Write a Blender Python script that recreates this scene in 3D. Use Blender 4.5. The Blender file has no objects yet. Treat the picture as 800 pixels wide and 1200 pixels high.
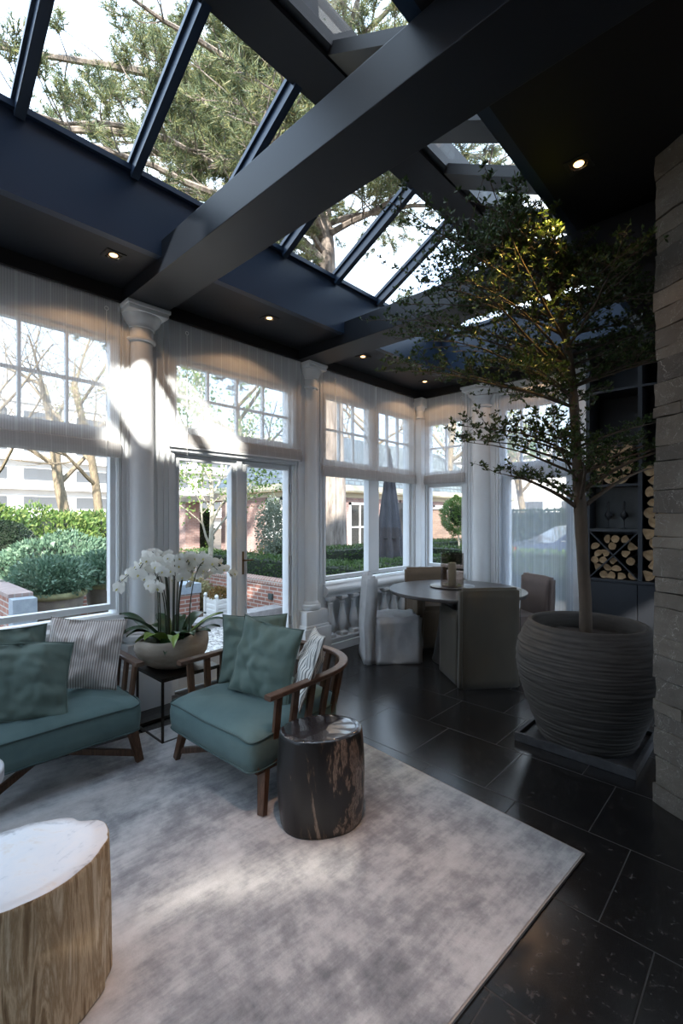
import bpy, bmesh, math, random
import numpy as np
from mathutils import Vector, Matrix, noise
rnd = random.Random(7)
SC = bpy.context.scene
COL = SC.collection
PI = math.pi

# ------------------------------------------------------------------ materials
def nd(nt, t, **kw):
    n = nt.nodes.new(t)
    for k, v in kw.items():
        setattr(n, k, v)
    return n

def ramp(nt, fac, stops):
    r = nd(nt, 'ShaderNodeValToRGB')
    els = r.color_ramp.elements
    while len(els) < len(stops):
        els.new(0.5)
    for e, (p, c) in zip(els, stops):
        e.position = p
        e.color = (*c, 1)
    nt.links.new(fac, r.inputs[0])
    return r.outputs[0]

def base(name):
    m = bpy.data.materials.new(name)
    m.use_nodes = True
    nt = m.node_tree
    nt.nodes.clear()
    out = nd(nt, 'ShaderNodeOutputMaterial')
    return m, nt, out

def coords(nt, scale=(1, 1, 1), rot=(0, 0, 0), space='Object'):
    tc = nd(nt, 'ShaderNodeTexCoord')
    mp = nd(nt, 'ShaderNodeMapping')
    mp.inputs['Scale'].default_value = scale
    mp.inputs['Rotation'].default_value = rot
    nt.links.new(tc.outputs[space], mp.inputs[0])
    return mp.outputs[0]

def noise_tex(nt, vec, scale, detail=6, rough=0.6, dist=0.0):
    n = nd(nt, 'ShaderNodeTexNoise')
    n.inputs['Scale'].default_value = scale
    n.inputs['Detail'].default_value = detail
    n.inputs['Roughness'].default_value = rough
    n.inputs['Distortion'].default_value = dist
    nt.links.new(vec, n.inputs['Vector'])
    return n.outputs['Fac']

def bump(nt, h, strength=0.3, dist=0.01):
    b = nd(nt, 'ShaderNodeBump')
    b.inputs['Strength'].default_value = strength
    b.inputs['Distance'].default_value = dist
    nt.links.new(h, b.inputs['Height'])
    return b.outputs[0]

def mat(name, color, rough=0.5, metal=0.0, var=None, scale=8.0, stretch=(1, 1, 1), bumpy=0.0, bscale=None,
        emit=None, estr=0.0, spec=0.5, sheen=0.0, detail=6, coat=0.0, bdist=0.01):
    """Principled paint; var = list of ramp stops mixed by noise."""
    m, nt, out = base(name)
    p = nd(nt, 'ShaderNodeBsdfPrincipled')
    p.inputs['Base Color'].default_value = (*color, 1)
    p.inputs['Roughness'].default_value = rough
    p.inputs['Metallic'].default_value = metal
    p.inputs['Specular IOR Level'].default_value = spec
    if sheen:
        p.inputs['Sheen Weight'].default_value = sheen
    if coat:
        p.inputs['Coat Weight'].default_value = coat
        p.inputs['Coat Roughness'].default_value = 0.03
    if emit:
        p.inputs['Emission Color'].default_value = (*emit, 1)
        p.inputs['Emission Strength'].default_value = estr
    if var or bumpy:
        v = coords(nt, stretch)
        f = noise_tex(nt, v, scale, detail)
        if var:
            nt.links.new(ramp(nt, f, var), p.inputs['Base Color'])
        if bumpy:
            h = f if bscale is None else noise_tex(nt, v, bscale, 4)
            nt.links.new(bump(nt, h, bumpy, bdist), p.inputs['Normal'])
    nt.links.new(p.outputs[0], out.inputs[0])
    return m

def leafmat(name, cols, rough=0.5, trans=0.3, spec=0.4):
    m, nt, out = base(name)
    g = nd(nt, 'ShaderNodeNewGeometry')
    c = ramp(nt, g.outputs['Random Per Island'], [(i / max(1, len(cols) - 1), k) for i, k in enumerate(cols)])
    p = nd(nt, 'ShaderNodeBsdfPrincipled')
    p.inputs['Roughness'].default_value = rough
    p.inputs['Specular IOR Level'].default_value = spec
    nt.links.new(c, p.inputs['Base Color'])
    t = nd(nt, 'ShaderNodeBsdfTranslucent')
    nt.links.new(c, t.inputs[0])
    mx = nd(nt, 'ShaderNodeMixShader')
    mx.inputs[0].default_value = trans
    nt.links.new(p.outputs[0], mx.inputs[1])
    nt.links.new(t.outputs[0], mx.inputs[2])
    nt.links.new(mx.outputs[0], out.inputs[0])
    return m

def glassmat(name, tint=(1, 1, 1), refl=0.012, rough=0.0):
    m, nt, out = base(name)
    t = nd(nt, 'ShaderNodeBsdfTransparent')
    t.inputs[0].default_value = (*tint, 1)
    gl = nd(nt, 'ShaderNodeBsdfGlossy')
    gl.inputs['Roughness'].default_value = rough
    g = nd(nt, 'ShaderNodeNewGeometry')
    dt = nd(nt, 'ShaderNodeVectorMath', operation='DOT_PRODUCT')
    nt.links.new(g.outputs['Normal'], dt.inputs[0]); nt.links.new(g.outputs['Incoming'], dt.inputs[1])
    ab = nd(nt, 'ShaderNodeMath', operation='ABSOLUTE'); nt.links.new(dt.outputs['Value'], ab.inputs[0])
    om = nd(nt, 'ShaderNodeMath', operation='SUBTRACT'); om.inputs[0].default_value = 1.0; nt.links.new(ab.outputs[0], om.inputs[1])
    pw = nd(nt, 'ShaderNodeMath', operation='POWER'); pw.inputs[1].default_value = 5.0; nt.links.new(om.outputs[0], pw.inputs[0])
    fr = nd(nt, 'ShaderNodeMath', operation='MULTIPLY_ADD'); fr.inputs[1].default_value = 1.0 - refl; fr.inputs[2].default_value = refl
    nt.links.new(pw.outputs[0], fr.inputs[0])
    ff = nd(nt, 'ShaderNodeMath', operation='SUBTRACT'); ff.inputs[0].default_value = 1.0; nt.links.new(g.outputs['Backfacing'], ff.inputs[1])
    f2 = nd(nt, 'ShaderNodeMath', operation='MULTIPLY'); nt.links.new(fr.outputs[0], f2.inputs[0]); nt.links.new(ff.outputs[0], f2.inputs[1])
    mx = nd(nt, 'ShaderNodeMixShader')
    nt.links.new(f2.outputs[0], mx.inputs[0])
    nt.links.new(t.outputs[0], mx.inputs[1])
    nt.links.new(gl.outputs[0], mx.inputs[2])
    nt.links.new(mx.outputs[0], out.inputs[0])
    return m

def sheermat(name, opac, axis, color=(0.86, 0.87, 0.88)):
    """woven sheer: part see-through, part diffuse/translucent, with fine vertical pleat lines"""
    m, nt, out = base(name)
    tr = nd(nt, 'ShaderNodeBsdfTransparent')
    df = nd(nt, 'ShaderNodeBsdfDiffuse')
    df.inputs[0].default_value = (*color, 1)
    tl = nd(nt, 'ShaderNodeBsdfTranslucent')
    tl.inputs[0].default_value = (*color, 1)
    a = nd(nt, 'ShaderNodeMixShader')
    a.inputs[0].default_value = 0.5
    nt.links.new(df.outputs[0], a.inputs[1])
    nt.links.new(tl.outputs[0], a.inputs[2])
    tc = nd(nt, 'ShaderNodeTexCoord')
    sp = nd(nt, 'ShaderNodeSeparateXYZ')
    nt.links.new(tc.outputs['Object'], sp.inputs[0])
    def stripes(freq, duty):
        mu = nd(nt, 'ShaderNodeMath', operation='MULTIPLY'); mu.inputs[1].default_value = freq
        nt.links.new(sp.outputs[axis], mu.inputs[0])
        fr = nd(nt, 'ShaderNodeMath', operation='FRACT'); nt.links.new(mu.outputs[0], fr.inputs[0])
        ls = nd(nt, 'ShaderNodeMath', operation='LESS_THAN'); ls.inputs[1].default_value = duty
        nt.links.new(fr.outputs[0], ls.inputs[0])
        return ls.outputs[0]
    s1 = stripes(10.0, 0.09)
    m1 = nd(nt, 'ShaderNodeMath', operation='MULTIPLY_ADD')
    m1.inputs[1].default_value = 0.11; m1.inputs[2].default_value = opac
    nt.links.new(s1, m1.inputs[0])
    s2 = stripes(62.0, 0.4)
    m2 = nd(nt, 'ShaderNodeMath', operation='MULTIPLY_ADD')
    m2.inputs[1].default_value = 0.07
    nt.links.new(s2, m2.inputs[0]); nt.links.new(m1.outputs[0], m2.inputs[2])
    mx = nd(nt, 'ShaderNodeMixShader')
    nt.links.new(m2.outputs[0], mx.inputs[0])
    nt.links.new(tr.outputs[0], mx.inputs[1])
    nt.links.new(a.outputs[0], mx.inputs[2])
    nt.links.new(mx.outputs[0], out.inputs[0])
    return m

# ------------------------------------------------------------------ objects
def tag(o, label=None, cat=None, group=None, kind=None):
    if label: o['label'] = label
    if cat: o['category'] = cat
    if group: o['group'] = group
    if kind: o['kind'] = kind
    return o

def thing(name, label, cat, loc=(0, 0, 0), rotz=0.0, group=None, kind=None):
    o = bpy.data.objects.new(name, None)
    o.empty_display_size = 0.1
    COL.objects.link(o)
    o.location = loc
    o.rotation_euler = (0, 0, rotz)
    return tag(o, label, cat, group, kind)

def obj(name, bm, m, parent=None, smooth=False, world=False, angle=None):
    """link a bmesh as one mesh object; world=True: its vertices are in world space under an unrotated parent"""
    if world and parent is not None:
        p, q = parent, Vector((0, 0, 0))
        while p is not None:
            q = q + p.location
            p = p.parent
        bmesh.ops.translate(bm, verts=bm.verts, vec=-q)
    me = bpy.data.meshes.new(name)
    bm.to_mesh(me)
    bm.free()
    return link(name, me, m, parent, smooth, angle)

def link(name, me, m, parent=None, smooth=False, angle=None):
    for k in (m if isinstance(m, (list, tuple)) else [m]):
        me.materials.append(k)
    if smooth:
        me.polygons.foreach_set('use_smooth', [True] * len(me.polygons))
        if angle:
            me.set_sharp_from_angle(angle=math.radians(angle))
    o = bpy.data.objects.new(name, me)
    COL.objects.link(o)
    if parent is not None:
        o.parent = parent
    return o

def pyobj(name, verts, faces, m, parent=None, smooth=False, angle=None, mi=None):
    me = bpy.data.meshes.new(name)
    me.from_pydata(verts, [], faces)
    if mi is not None:
        me.polygons.foreach_set('material_index', mi)
    me.update()
    return link(name, me, m, parent, smooth, angle)

def struct(name, bm, m, parent=None, smooth=False, angle=None):
    o = obj(name, bm, m, parent, smooth, angle=angle)
    if parent is None:
        o['kind'] = 'structure'
    return o

def dup(root):
    r = root.copy(); COL.objects.link(r)
    for ch in list(root.children):
        c = ch.copy(); COL.objects.link(c); c.parent = r
        for g in list(ch.children):
            d = g.copy(); COL.objects.link(d); d.parent = c
    return r

# ------------------------------------------------------------------ shapes
def B(): return bmesh.new()

def box(bm, x0, x1, y0, y1, z0, z1, bev=0.0, M=None, mi=0):
    r = bmesh.ops.create_cube(bm, size=1.0)
    vs = r['verts']
    bmesh.ops.scale(bm, verts=vs, vec=(x1 - x0, y1 - y0, z1 - z0))
    bmesh.ops.translate(bm, verts=vs, vec=((x0 + x1) / 2, (y0 + y1) / 2, (z0 + z1) / 2))
    fs = set(f for v in vs for f in v.link_faces)
    for f in fs: f.material_index = mi
    if bev:
        es = list(set(e for v in vs for e in v.link_edges))
        rb = bmesh.ops.bevel(bm, geom=es, offset=bev, segments=2, affect='EDGES', profile=0.6)
        vs = list(set(v for f in rb['faces'] for v in f.verts) | set(v for v in vs if v.is_valid))
    if M is not None:
        bmesh.ops.transform(bm, matrix=M, verts=[v for v in vs if v.is_valid])
    return bm

def lathe(bm, prof, c=(0, 0, 0), segs=32, caps=True, jag=None):
    """prof: list of (r, z) bottom to top"""
    rings = []
    for r, z in prof:
        ring = []
        for i in range(segs):
            a = 2 * PI * i / segs
            k = r * (jag(a, z) if jag else 1)
            ring.append(bm.verts.new((c[0] + k * math.cos(a), c[1] + k * math.sin(a), c[2] + z)))
        rings.append(ring)
    for a, b in zip(rings, rings[1:]):
        for i in range(segs):
            j = (i + 1) % segs
            bm.faces.new((a[i], a[j], b[j], b[i]))
    if caps:
        bm.faces.new(list(reversed(rings[0])))
        bm.faces.new(rings[-1])
    return bm

def frame_at(d):
    d = d.normalized()
    u = d.cross(Vector((0, 0, 1)))
    if u.length < 1e-3: u = Vector((1, 0, 0))
    u.normalize()
    return u, d.cross(u).normalized()

def tube(bm, pts, radii, segs=8, caps=True, flat=None):
    pts = [Vector(p) for p in pts]
    if not isinstance(radii, (list, tuple)): radii = [radii] * len(pts)
    rings = []
    for i, p in enumerate(pts):
        d = pts[min(i + 1, len(pts) - 1)] - pts[max(i - 1, 0)]
        u, w = frame_at(d)
        ring = []
        for k in range(segs):
            a = 2 * PI * k / segs
            ring.append(bm.verts.new(p + (u * math.cos(a) + w * math.sin(a) * (flat or 1)) * radii[i]))
        rings.append(ring)
    for a, b in zip(rings, rings[1:]):
        for i in range(segs):
            j = (i + 1) % segs
            bm.faces.new((a[i], a[j], b[j], b[i]))
    if caps and segs > 2:
        bm.faces.new(list(reversed(rings[0])))
        bm.faces.new(rings[-1])
    return bm

def bar(bm, a, b, w, t, up=(0, 0, 1), w2=None, t2=None, bev=0.004):
    """rectangular tapered bar from a to b; w across (perp. to up), t along up"""
    a, b = Vector(a), Vector(b)
    d = (b - a).normalized()
    s = d.cross(Vector(up)).normalized()
    n = s.cross(d).normalized()
    w2 = w2 or w; t2 = t2 or t
    vs = []
    for p, ww, tt in ((a, w, t), (b, w2, t2)):
        for i, j in ((-1, -1), (1, -1), (1, 1), (-1, 1)):
            vs.append(bm.verts.new(p + s * ww / 2 * i + n * tt / 2 * j))
    q = [(0, 1, 5, 4), (1, 2, 6, 5), (2, 3, 7, 6), (3, 0, 4, 7), (3, 2, 1, 0), (4, 5, 6, 7)]
    fs = [bm.faces.new([vs[i] for i in f]) for f in q]
    if bev:
        es = list(set(e for f in fs for e in f.edges))
        bmesh.ops.bevel(bm, geom=es, offset=bev, segments=2, affect='EDGES', profile=0.6)
    return bm

def prism(bm, poly, a0, a1, axis):
    """extrude a 2-D polygon along an axis from a0 to a1; poly gives the two other coordinates in xyz order"""
    def P(p, a):
        return {0: (a, p[0], p[1]), 1: (p[0], a, p[1]), 2: (p[0], p[1], a)}[axis]
    lo = [bm.verts.new(P(p, a0)) for p in poly]
    hi = [bm.verts.new(P(p, a1)) for p in poly]
    n = len(poly)
    for i in range(n):
        j = (i + 1) % n
        bm.faces.new((lo[i], lo[j], hi[j], hi[i]))
    bm.faces.new(list(reversed(lo)))
    bm.faces.new(hi)
    bmesh.ops.recalc_face_normals(bm, faces=bm.faces)
    return bm

def softbox(w, d, h, cuts=10, wob=0.012, nscale=4.0, seed=0.0, flare=0.0, bev=0.02):
    """cloth-covered block, base at z=0, slightly rumpled and flared at the hem"""
    bm = bmesh.new()
    bmesh.ops.create_cube(bm, size=1.0)
    bmesh.ops.scale(bm, verts=bm.verts, vec=(w, d, h))
    bmesh.ops.translate(bm, verts=bm.verts, vec=(0, 0, h / 2))
    bmesh.ops.bevel(bm, geom=[e for e in bm.edges if max(v.co.z for v in e.verts) > h * 0.5], offset=bev, segments=2, affect='EDGES')
    bmesh.ops.subdivide_edges(bm, edges=[e for e in bm.edges if e.calc_length() > 0.1], cuts=cuts, use_grid_fill=True)
    for v in bm.verts:
        k = 1 + flare * (1 - v.co.z / h) ** 2
        v.co.x *= k; v.co.y *= k
        q = Vector((v.co.x * nscale + seed, v.co.y * nscale, v.co.z * nscale * 0.45))
        n3 = noise.noise_vector(q) + 0.5 * noise.noise_vector(q * 2.7)
        v.co += n3 * wob * (1.0 if v.co.z > 0.01 else 0.0) * Vector((1, 1, 0.4)).length / 1.5
        if v.co.z < 0: v.co.z = 0
    return bm

def pillow_bm(w, h, t, seed=0.0, n=26, slouch=0.0, wr=0.016, pinch=0.085):
    """throw cushion in the xz plane, thickness along y, centre at the origin; corners run out to points"""
    bm = bmesh.new()
    def P(i, j, s):
        u, v = 2 * i / n - 1, 2 * j / n - 1
        x = w / 2 * u * (1 - pinch * (1 - v * v))
        z = h / 2 * v * (1 - pinch * (1 - u * u))
        th = t / 2 * (max(0, (1 - u ** 2)) ** 0.5) * (max(0, (1 - v ** 2)) ** 0.5) ** 1.0
        q = Vector((u * 1.6 + seed, v * 1.6, s * 3.0))
        wv = noise.noise(q) + 0.6 * noise.noise(q * 2.3 + Vector((5, 1, 2)))
        rid = abs(noise.noise(Vector((u * 2.2 + v * 1.3 + seed, v * 2.0 - u, 7.7)))) ** 0.5
        y = s * (th + (wv * wr * 1.5 - (1 - rid) * wr) * min(1, th / (t * 0.2)))
        z -= slouch * (u * u) * (0.5 + 0.5 * v)
        return Vector((x, y, z))
    G = {}
    for s in (-1, 1):
        for i in range(n + 1):
            for j in range(n + 1):
                edge = i in (0, n) or j in (0, n)
                if edge and s == 1:
                    G[(s, i, j)] = G[(-1, i, j)]
                else:
                    G[(s, i, j)] = bm.verts.new(P(i, j, s))
    for s in (-1, 1):
        for i in range(n):
            for j in range(n):
                f = [G[(s, i, j)], G[(s, i + 1, j)], G[(s, i + 1, j + 1)], G[(s, i, j + 1)]]
                if s == 1: f.reverse()
                bm.faces.new(f)
    return bm

def leaf_quads(P, N, L, W, rng, up=0.3, fold=0.0, droop=0.0):
    """diamond leaves at points P (n,3) with outward directions N (n,3); lengths L, widths W (arrays). returns verts, faces"""
    n = len(P)
    d = N + rng.normal(0, 0.55, (n, 3))
    d[:, 2] += up
    d /= np.linalg.norm(d, axis=1, keepdims=True) + 1e-9
    r = rng.normal(0, 1, (n, 3)); r[:, 2] *= 0.6
    s = np.cross(d, r); s /= np.linalg.norm(s, axis=1, keepdims=True) + 1e-9
    L = np.asarray(L).reshape(-1, 1); W = np.asarray(W).reshape(-1, 1)
    a = P; c = P + d * L
    mid = P + d * L * 0.5
    b = mid + s * W / 2; e = mid - s * W / 2
    V = np.stack([a, b, c, e], 1).reshape(-1, 3)
    F = np.arange(n * 4).reshape(-1, 4)
    return V, F

def np_mesh(name, V, F, m, parent=None, smooth=False):
    me = bpy.data.meshes.new(name)
    k = F.shape[1]
    me.vertices.add(len(V)); me.vertices.foreach_set('co', V.astype(np.float32).ravel())
    me.loops.add(F.size); me.loops.foreach_set('vertex_index', F.astype(np.int32).ravel())
    me.polygons.add(len(F))
    me.polygons.foreach_set('loop_start', np.arange(0, F.size, k, dtype=np.int32))
    me.polygons.foreach_set('loop_total', np.full(len(F), k, dtype=np.int32))
    me.update(calc_edges=True)
    me.validate()
    return link(name, me, m, parent, smooth)
# ------------------------------------------------------------------ palette
M_WHITE = mat('white_paint', (0.72, 0.745, 0.755), 0.42, var=[(0.35, (0.70, 0.725, 0.735)), (0.7, (0.75, 0.775, 0.785))], scale=3)
M_DARK = mat('blue_black_paint', (0.010, 0.013, 0.018), 0.42, var=[(0.3, (0.0090, 0.0115, 0.016)), (0.7, (0.0115, 0.0145, 0.020))], scale=2, spec=0.4)
M_BLUE = mat('dark_blue_paint', (0.017, 0.035, 0.066), 0.34, var=[(0.3, (0.016, 0.033, 0.062)), (0.7, (0.019, 0.037, 0.070))], scale=2)
M_BLACK = mat('black_paint', (0.007, 0.007, 0.008), 0.55, bumpy=0.03, scale=30)
M_GLASS = glassmat('window_glass')
M_STEEL = mat('blackened_steel', (0.045, 0.042, 0.040), 0.38, 0.85, var=[(0.3, (0.035, 0.033, 0.031)), (0.7, (0.065, 0.058, 0.052))], scale=14)
M_BRASS = mat('old_brass', (0.16, 0.10, 0.045), 0.35, 0.9)
M_CHROME = mat('satin_nickel', (0.5, 0.5, 0.5), 0.3, 0.9)

def floor_material():
    m, nt, out = base('slate_floor_tiles')
    tc = nd(nt, 'ShaderNodeTexCoord')
    sp = nd(nt, 'ShaderNodeSeparateXYZ'); nt.links.new(tc.outputs['Object'], sp.inputs[0])
    def mth(op, a, b=None, c=None):
        n = nd(nt, 'ShaderNodeMath', operation=op)
        for i, v in enumerate((a, b, c)):
            if v is None: continue
            if isinstance(v, (int, float)): n.inputs[i].default_value = v
            else: nt.links.new(v, n.inputs[i])
        return n.outputs[0]
    RY, RX, OFF = 0.513, 0.525, 0.175
    ry = mth('DIVIDE', mth('SUBTRACT', sp.outputs[1], 1.91 - 20 * RY), RY)
    row = mth('FLOOR', ry); fy = mth('FRACT', ry)
    xs = mth('DIVIDE', mth('ADD', mth('SUBTRACT', sp.outputs[0], 2.605 - 20 * RX), mth('MULTIPLY', mth('SUBTRACT', row, 20.0), OFF)), RX)
    fx = mth('FRACT', xs); cx = mth('FLOOR', xs)
    ex = mth('MULTIPLY', mth('MINIMUM', fx, mth('SUBTRACT', 1.0, fx)), RX)
    ey = mth('MULTIPLY', mth('MINIMUM', fy, mth('SUBTRACT', 1.0, fy)), RY)
    e = mth('MINIMUM', ex, ey)
    grout = mth('LESS_THAN', e, 0.0022)
    cmb = nd(nt, 'ShaderNodeCombineXYZ'); nt.links.new(cx, cmb.inputs[0]); nt.links.new(row, cmb.inputs[1])
    wn = nd(nt, 'ShaderNodeTexWhiteNoise', noise_dimensions='2D'); nt.links.new(cmb.outputs[0], wn.inputs['Vector'])
    v = tc.outputs['Object']
    n1 = noise_tex(nt, v, 2.2, 6); n2 = noise_tex(nt, v, 26, 8, 0.7, 0.6)
    c1 = ramp(nt, n1, [(0.3, (0.006, 0.006, 0.0068)), (0.7, (0.012, 0.0115, 0.0115))])
    spk = ramp(nt, n2, [(0.56, (0, 0, 0)), (0.74, (0.065, 0.057, 0.052))])
    ad = nd(nt, 'ShaderNodeMix', data_type='RGBA', blend_type='ADD'); ad.inputs[0].default_value = 1.0
    nt.links.new(c1, ad.inputs[6]); nt.links.new(spk, ad.inputs[7])
    gm = nd(nt, 'ShaderNodeMix', data_type='RGBA'); nt.links.new(grout, gm.inputs[0])
    nt.links.new(ad.outputs[2], gm.inputs[6]); gm.inputs[7].default_value = (0.026, 0.025, 0.024, 1)
    p = nd(nt, 'ShaderNodeBsdfPrincipled'); p.inputs['Specular IOR Level'].default_value = 0.75
    nt.links.new(gm.outputs[2], p.inputs['Base Color'])
    rg = mth('ADD', mth('MULTIPLY', wn.outputs['Value'], 0.05), mth('ADD', mth('MULTIPLY', n2, 0.14), 0.13))
    rg = mth('ADD', rg, mth('MULTIPLY', grout, 0.6))
    nt.links.new(rg, p.inputs['Roughness'])
    hh = mth('ADD', mth('MULTIPLY', n1, 0.6), mth('ADD', mth('MULTIPLY', n2, 0.12), mth('MULTIPLY', mth('MINIMUM', e, 0.006), 60.0)))
    nt.links.new(bump(nt, hh, 0.16, 0.005), p.inputs['Normal'])
    nt.links.new(p.outputs[0], out.inputs[0])
    return m

def stone_material():
    m, nt, out = base('split_limestone')
    v = coords(nt)
    g = nd(nt, 'ShaderNodeNewGeometry')
    n1 = noise_tex(nt, v, 5, 8, 0.65); n2 = noise_tex(nt, v, 40, 6, 0.7)
    c = ramp(nt, n1, [(0.25, (0.084, 0.072, 0.057)), (0.55, (0.132, 0.115, 0.093)), (0.8, (0.19, 0.170, 0.142))])
    tone = ramp(nt, g.outputs['Random Per Island'], [(0, (0.6, 0.6, 0.62)), (1, (1.15, 1.12, 1.08))])
    mu = nd(nt, 'ShaderNodeMix', data_type='RGBA', blend_type='MULTIPLY'); mu.inputs[0].default_value = 1
    nt.links.new(c, mu.inputs[6]); nt.links.new(tone, mu.inputs[7])
    vein = nd(nt, 'ShaderNodeTexVoronoi', feature='DISTANCE_TO_EDGE'); vein.inputs['Scale'].default_value = 4.5
    dv = noise_tex(nt, v, 7, 5, 0.6, 1.2)
    av = nd(nt, 'ShaderNodeVectorMath', operation='ADD'); nt.links.new(v, av.inputs[0]); nt.links.new(dv, av.inputs[1])
    nt.links.new(av.outputs[0], vein.inputs['Vector'])
    vf = ramp(nt, vein.outputs['Distance'], [(0.0, (1, 1, 1)), (0.012, (0, 0, 0))])
    mv = nd(nt, 'ShaderNodeMix', data_type='RGBA'); nt.links.new(vf, mv.inputs[0])
    nt.links.new(mu.outputs[2], mv.inputs[6]); mv.inputs[7].default_value = (0.30, 0.28, 0.25, 1)
    p = nd(nt, 'ShaderNodeBsdfPrincipled'); p.inputs['Roughness'].default_value = 0.8
    nt.links.new(mv.outputs[2], p.inputs['Base Color'])
    nt.links.new(bump(nt, n2, 0.5, 0.006), p.inputs['Normal'])
    nt.links.new(p.outputs[0], out.inputs[0])
    return m

WX, WY = -0.10, 5.55          # inner faces of the two glazed walls
CZ_, RZ, BZ = 3.25, 3.40, 3.15  # soffit, right-hand ceiling, underside of the tie beams

# ------------------------------------------------------------------ floor
bm = B(); box(bm, -0.30, 6.2, -3.8, 6.0, -0.12, 0.0)
struct('floor', bm, floor_material())

# ------------------------------------------------------------------ wall builder: (s along the wall, d into the room, z)
def wbox(bm, wall, s0, s1, d0, d1, z0, z1, bev=0.0):
    if wall == 'L': box(bm, WX + d0, WX + d1, s0, s1, z0, z1, bev)
    else: box(bm, s0, s1, WY - d1, WY - d0, z0, z1, bev)

TH = -0.17
bm = B()
for s0, s1 in ((-3.8, -2.55), (-0.75, -0.45), (1.43, 1.90), (3.21, 3.695), (5.405, 5.72)):
    wbox(bm, 'L', s0, s1, TH, 0, 0, 3.4)
for s0, s1 in ((-2.55, -0.75), (-0.45, 1.43), (3.695, 5.405)):
    wbox(bm, 'L', s0, s1, TH, -0.10 if s0 > 3 else 0, 0, 0.745)
    wbox(bm, 'L', s0, s1, TH, -0.012, 2.89, 3.4)
wbox(bm, 'L', 1.90, 3.21, TH, -0.012, 2.86, 3.4)
wbox(bm, 'L', 1.90, 3.21, TH, 0, 2.045, 2.225)
wbox(bm, 'L', -0.45, 1.43, TH, 0, 2.03, 2.15); wbox(bm, 'L', -2.55, -0.75, TH, 0, 2.03, 2.15)
wbox(bm, 'L', 3.695, 5.405, TH, 0, 2.03, 2.125)
struct('wall_left', bm, M_WHITE)

bm = B()
for s0, s1 in ((-0.10, 0.02), (0.60, 1.105), (1.95, 2.10)):
    wbox(bm, 'B', s0, s1, TH, 0, 0, 3.4)
wbox(bm, 'B', 0.02, 0.60, TH, -0.03, 0, 0.77)
wbox(bm, 'B', 0.02, 0.60, TH, -0.012, 2.82, 3.4); wbox(bm, 'B', 0.02, 0.60, TH, 0, 1.95, 2.10)
wbox(bm, 'B', 1.105, 1.95, TH, -0.012, 2.86, 3.4); wbox(bm, 'B', 1.105, 1.95, TH, 0, 2.0, 2.14)
# moulded strips either side of the round column
for s in (0.64, 0.68, 1.02, 1.06, 1.09):
    wbox(bm, 'B', s, s + 0.016, 0, 0.014, 0.1, 3.1)
struct('wall_back', bm, M_WHITE)
bm = B(); box(bm, 2.10, 6.2, 5.58, 5.72, 0, 3.6)
o = struct('wall_alcove', bm, M_BLACK)

bm = B()
for z0, z1, d in ((0, 0.10, 0.022), (0.10, 0.13, 0.014)):
    wbox(bm, 'L', -3.8, 1.40, 0, d, z0, z1)
struct('baseboard_left', bm, M_WHITE)
bm = B()
for a, b in ((0.02, 0.70), (1.0, 1.105), (1.95, 2.10)):
    wbox(bm, 'B', a, b, 0, 0.02, 0, 0.12)
struct('baseboard_back', bm, M_WHITE)

# sill mouldings
def sill(n, wall, s0, s1):
    prof = [(-0.02, 0.76), (0.025, 0.752), (0.03, 0.722), (0.055, 0.712), (0.075, 0.700), (0.082, 0.680), (0.080, 0.655), (0.058, 0.632), (0.040, 0.610), (0.030, 0.585), (-0.02, 0.575)]
    bm = B()
    if wall == 'L': prism(bm, [(WX + d, z) for d, z in prof], s0, s1, 1)
    else: prism(bm, [(WY - d, z) for d, z in prof], s0, s1, 0)
    struct('trim_%d' % n, bm, M_WHITE)
sill(1, 'L', -2.6, 1.47); sill(2, 'B', 0.0, 0.62)
# moulded frame lines on the piers and round the openings
bm = B()
for s in (1.436, 1.465, 1.505, 1.745, 1.80, 1.845, 3.235, 3.275, 3.60, 3.655, 5.42, 5.47):
    wbox(bm, 'L', s, s + 0.014, 0, 0.012, 0.76 if (s < 1.6 or s > 3.5) else 0.12, 3.12)
wbox(bm, 'L', 1.86, 3.25, 0, 0.025, 2.055, 2.085); wbox(bm, 'L', 1.84, 3.27, 0, 0.045, 2.085, 2.12)
struct('trim_3', bm, M_WHITE)

# ------------------------------------------------------------------ windows
def window(n, wall, s0, s1, z0, z1, cols=1, rows=1, fw=0.045, label=None, mw=0.022, splits=None):
    """frame > ; glazing bars; pane. s0..z1 is the visible glass"""
    t = thing('window_%d' % n, label, None, kind='structure')
    bm = B(); a, b = -0.10, -0.035
    wbox(bm, wall, s0 - fw, s0, a, b, z0 - fw, z1 + fw, 0.004); wbox(bm, wall, s1, s1 + fw, a, b, z0 - fw, z1 + fw, 0.004)
    wbox(bm, wall, s0, s1, a, b, z0 - fw, z0, 0.004); wbox(bm, wall, s0, s1, a, b, z1, z1 + fw, 0.004)
    for p in (splits or []):
        wbox(bm, wall, p[0], p[1], a, b + 0.02, z0, z1, 0.004)
    obj('window_frame', bm, M_WHITE, t)
    spans = []
    lo = s0
    for p in (splits or []):
        spans.append((lo, p[0])); lo = p[1]
    spans.append((lo, s1))
    if cols > 1 or rows > 1:
        bm = B()
        for lo, hi in spans:
            for i in range(1, cols):
                s = lo + (hi - lo) * i / cols
                wbox(bm, wall, s - mw / 2, s + mw / 2, -0.09, -0.05, z0, z1, 0.003)
            for j in range(1, rows):
                z = z0 + (z1 - z0) * j / rows
                wbox(bm, wall, lo, hi, -0.088, -0.052, z - mw / 2, z + mw / 2, 0.003)
        obj('glazing_bars', bm, M_WHITE, t)
    bm = B(); wbox(bm, wall, s0, s1, -0.074, -0.069, z0, z1)
    obj('glass_pane', bm, M_GLASS, t)
    return t
window(1, 'L', -0.36, 1.393, 0.83, 1.985)
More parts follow.
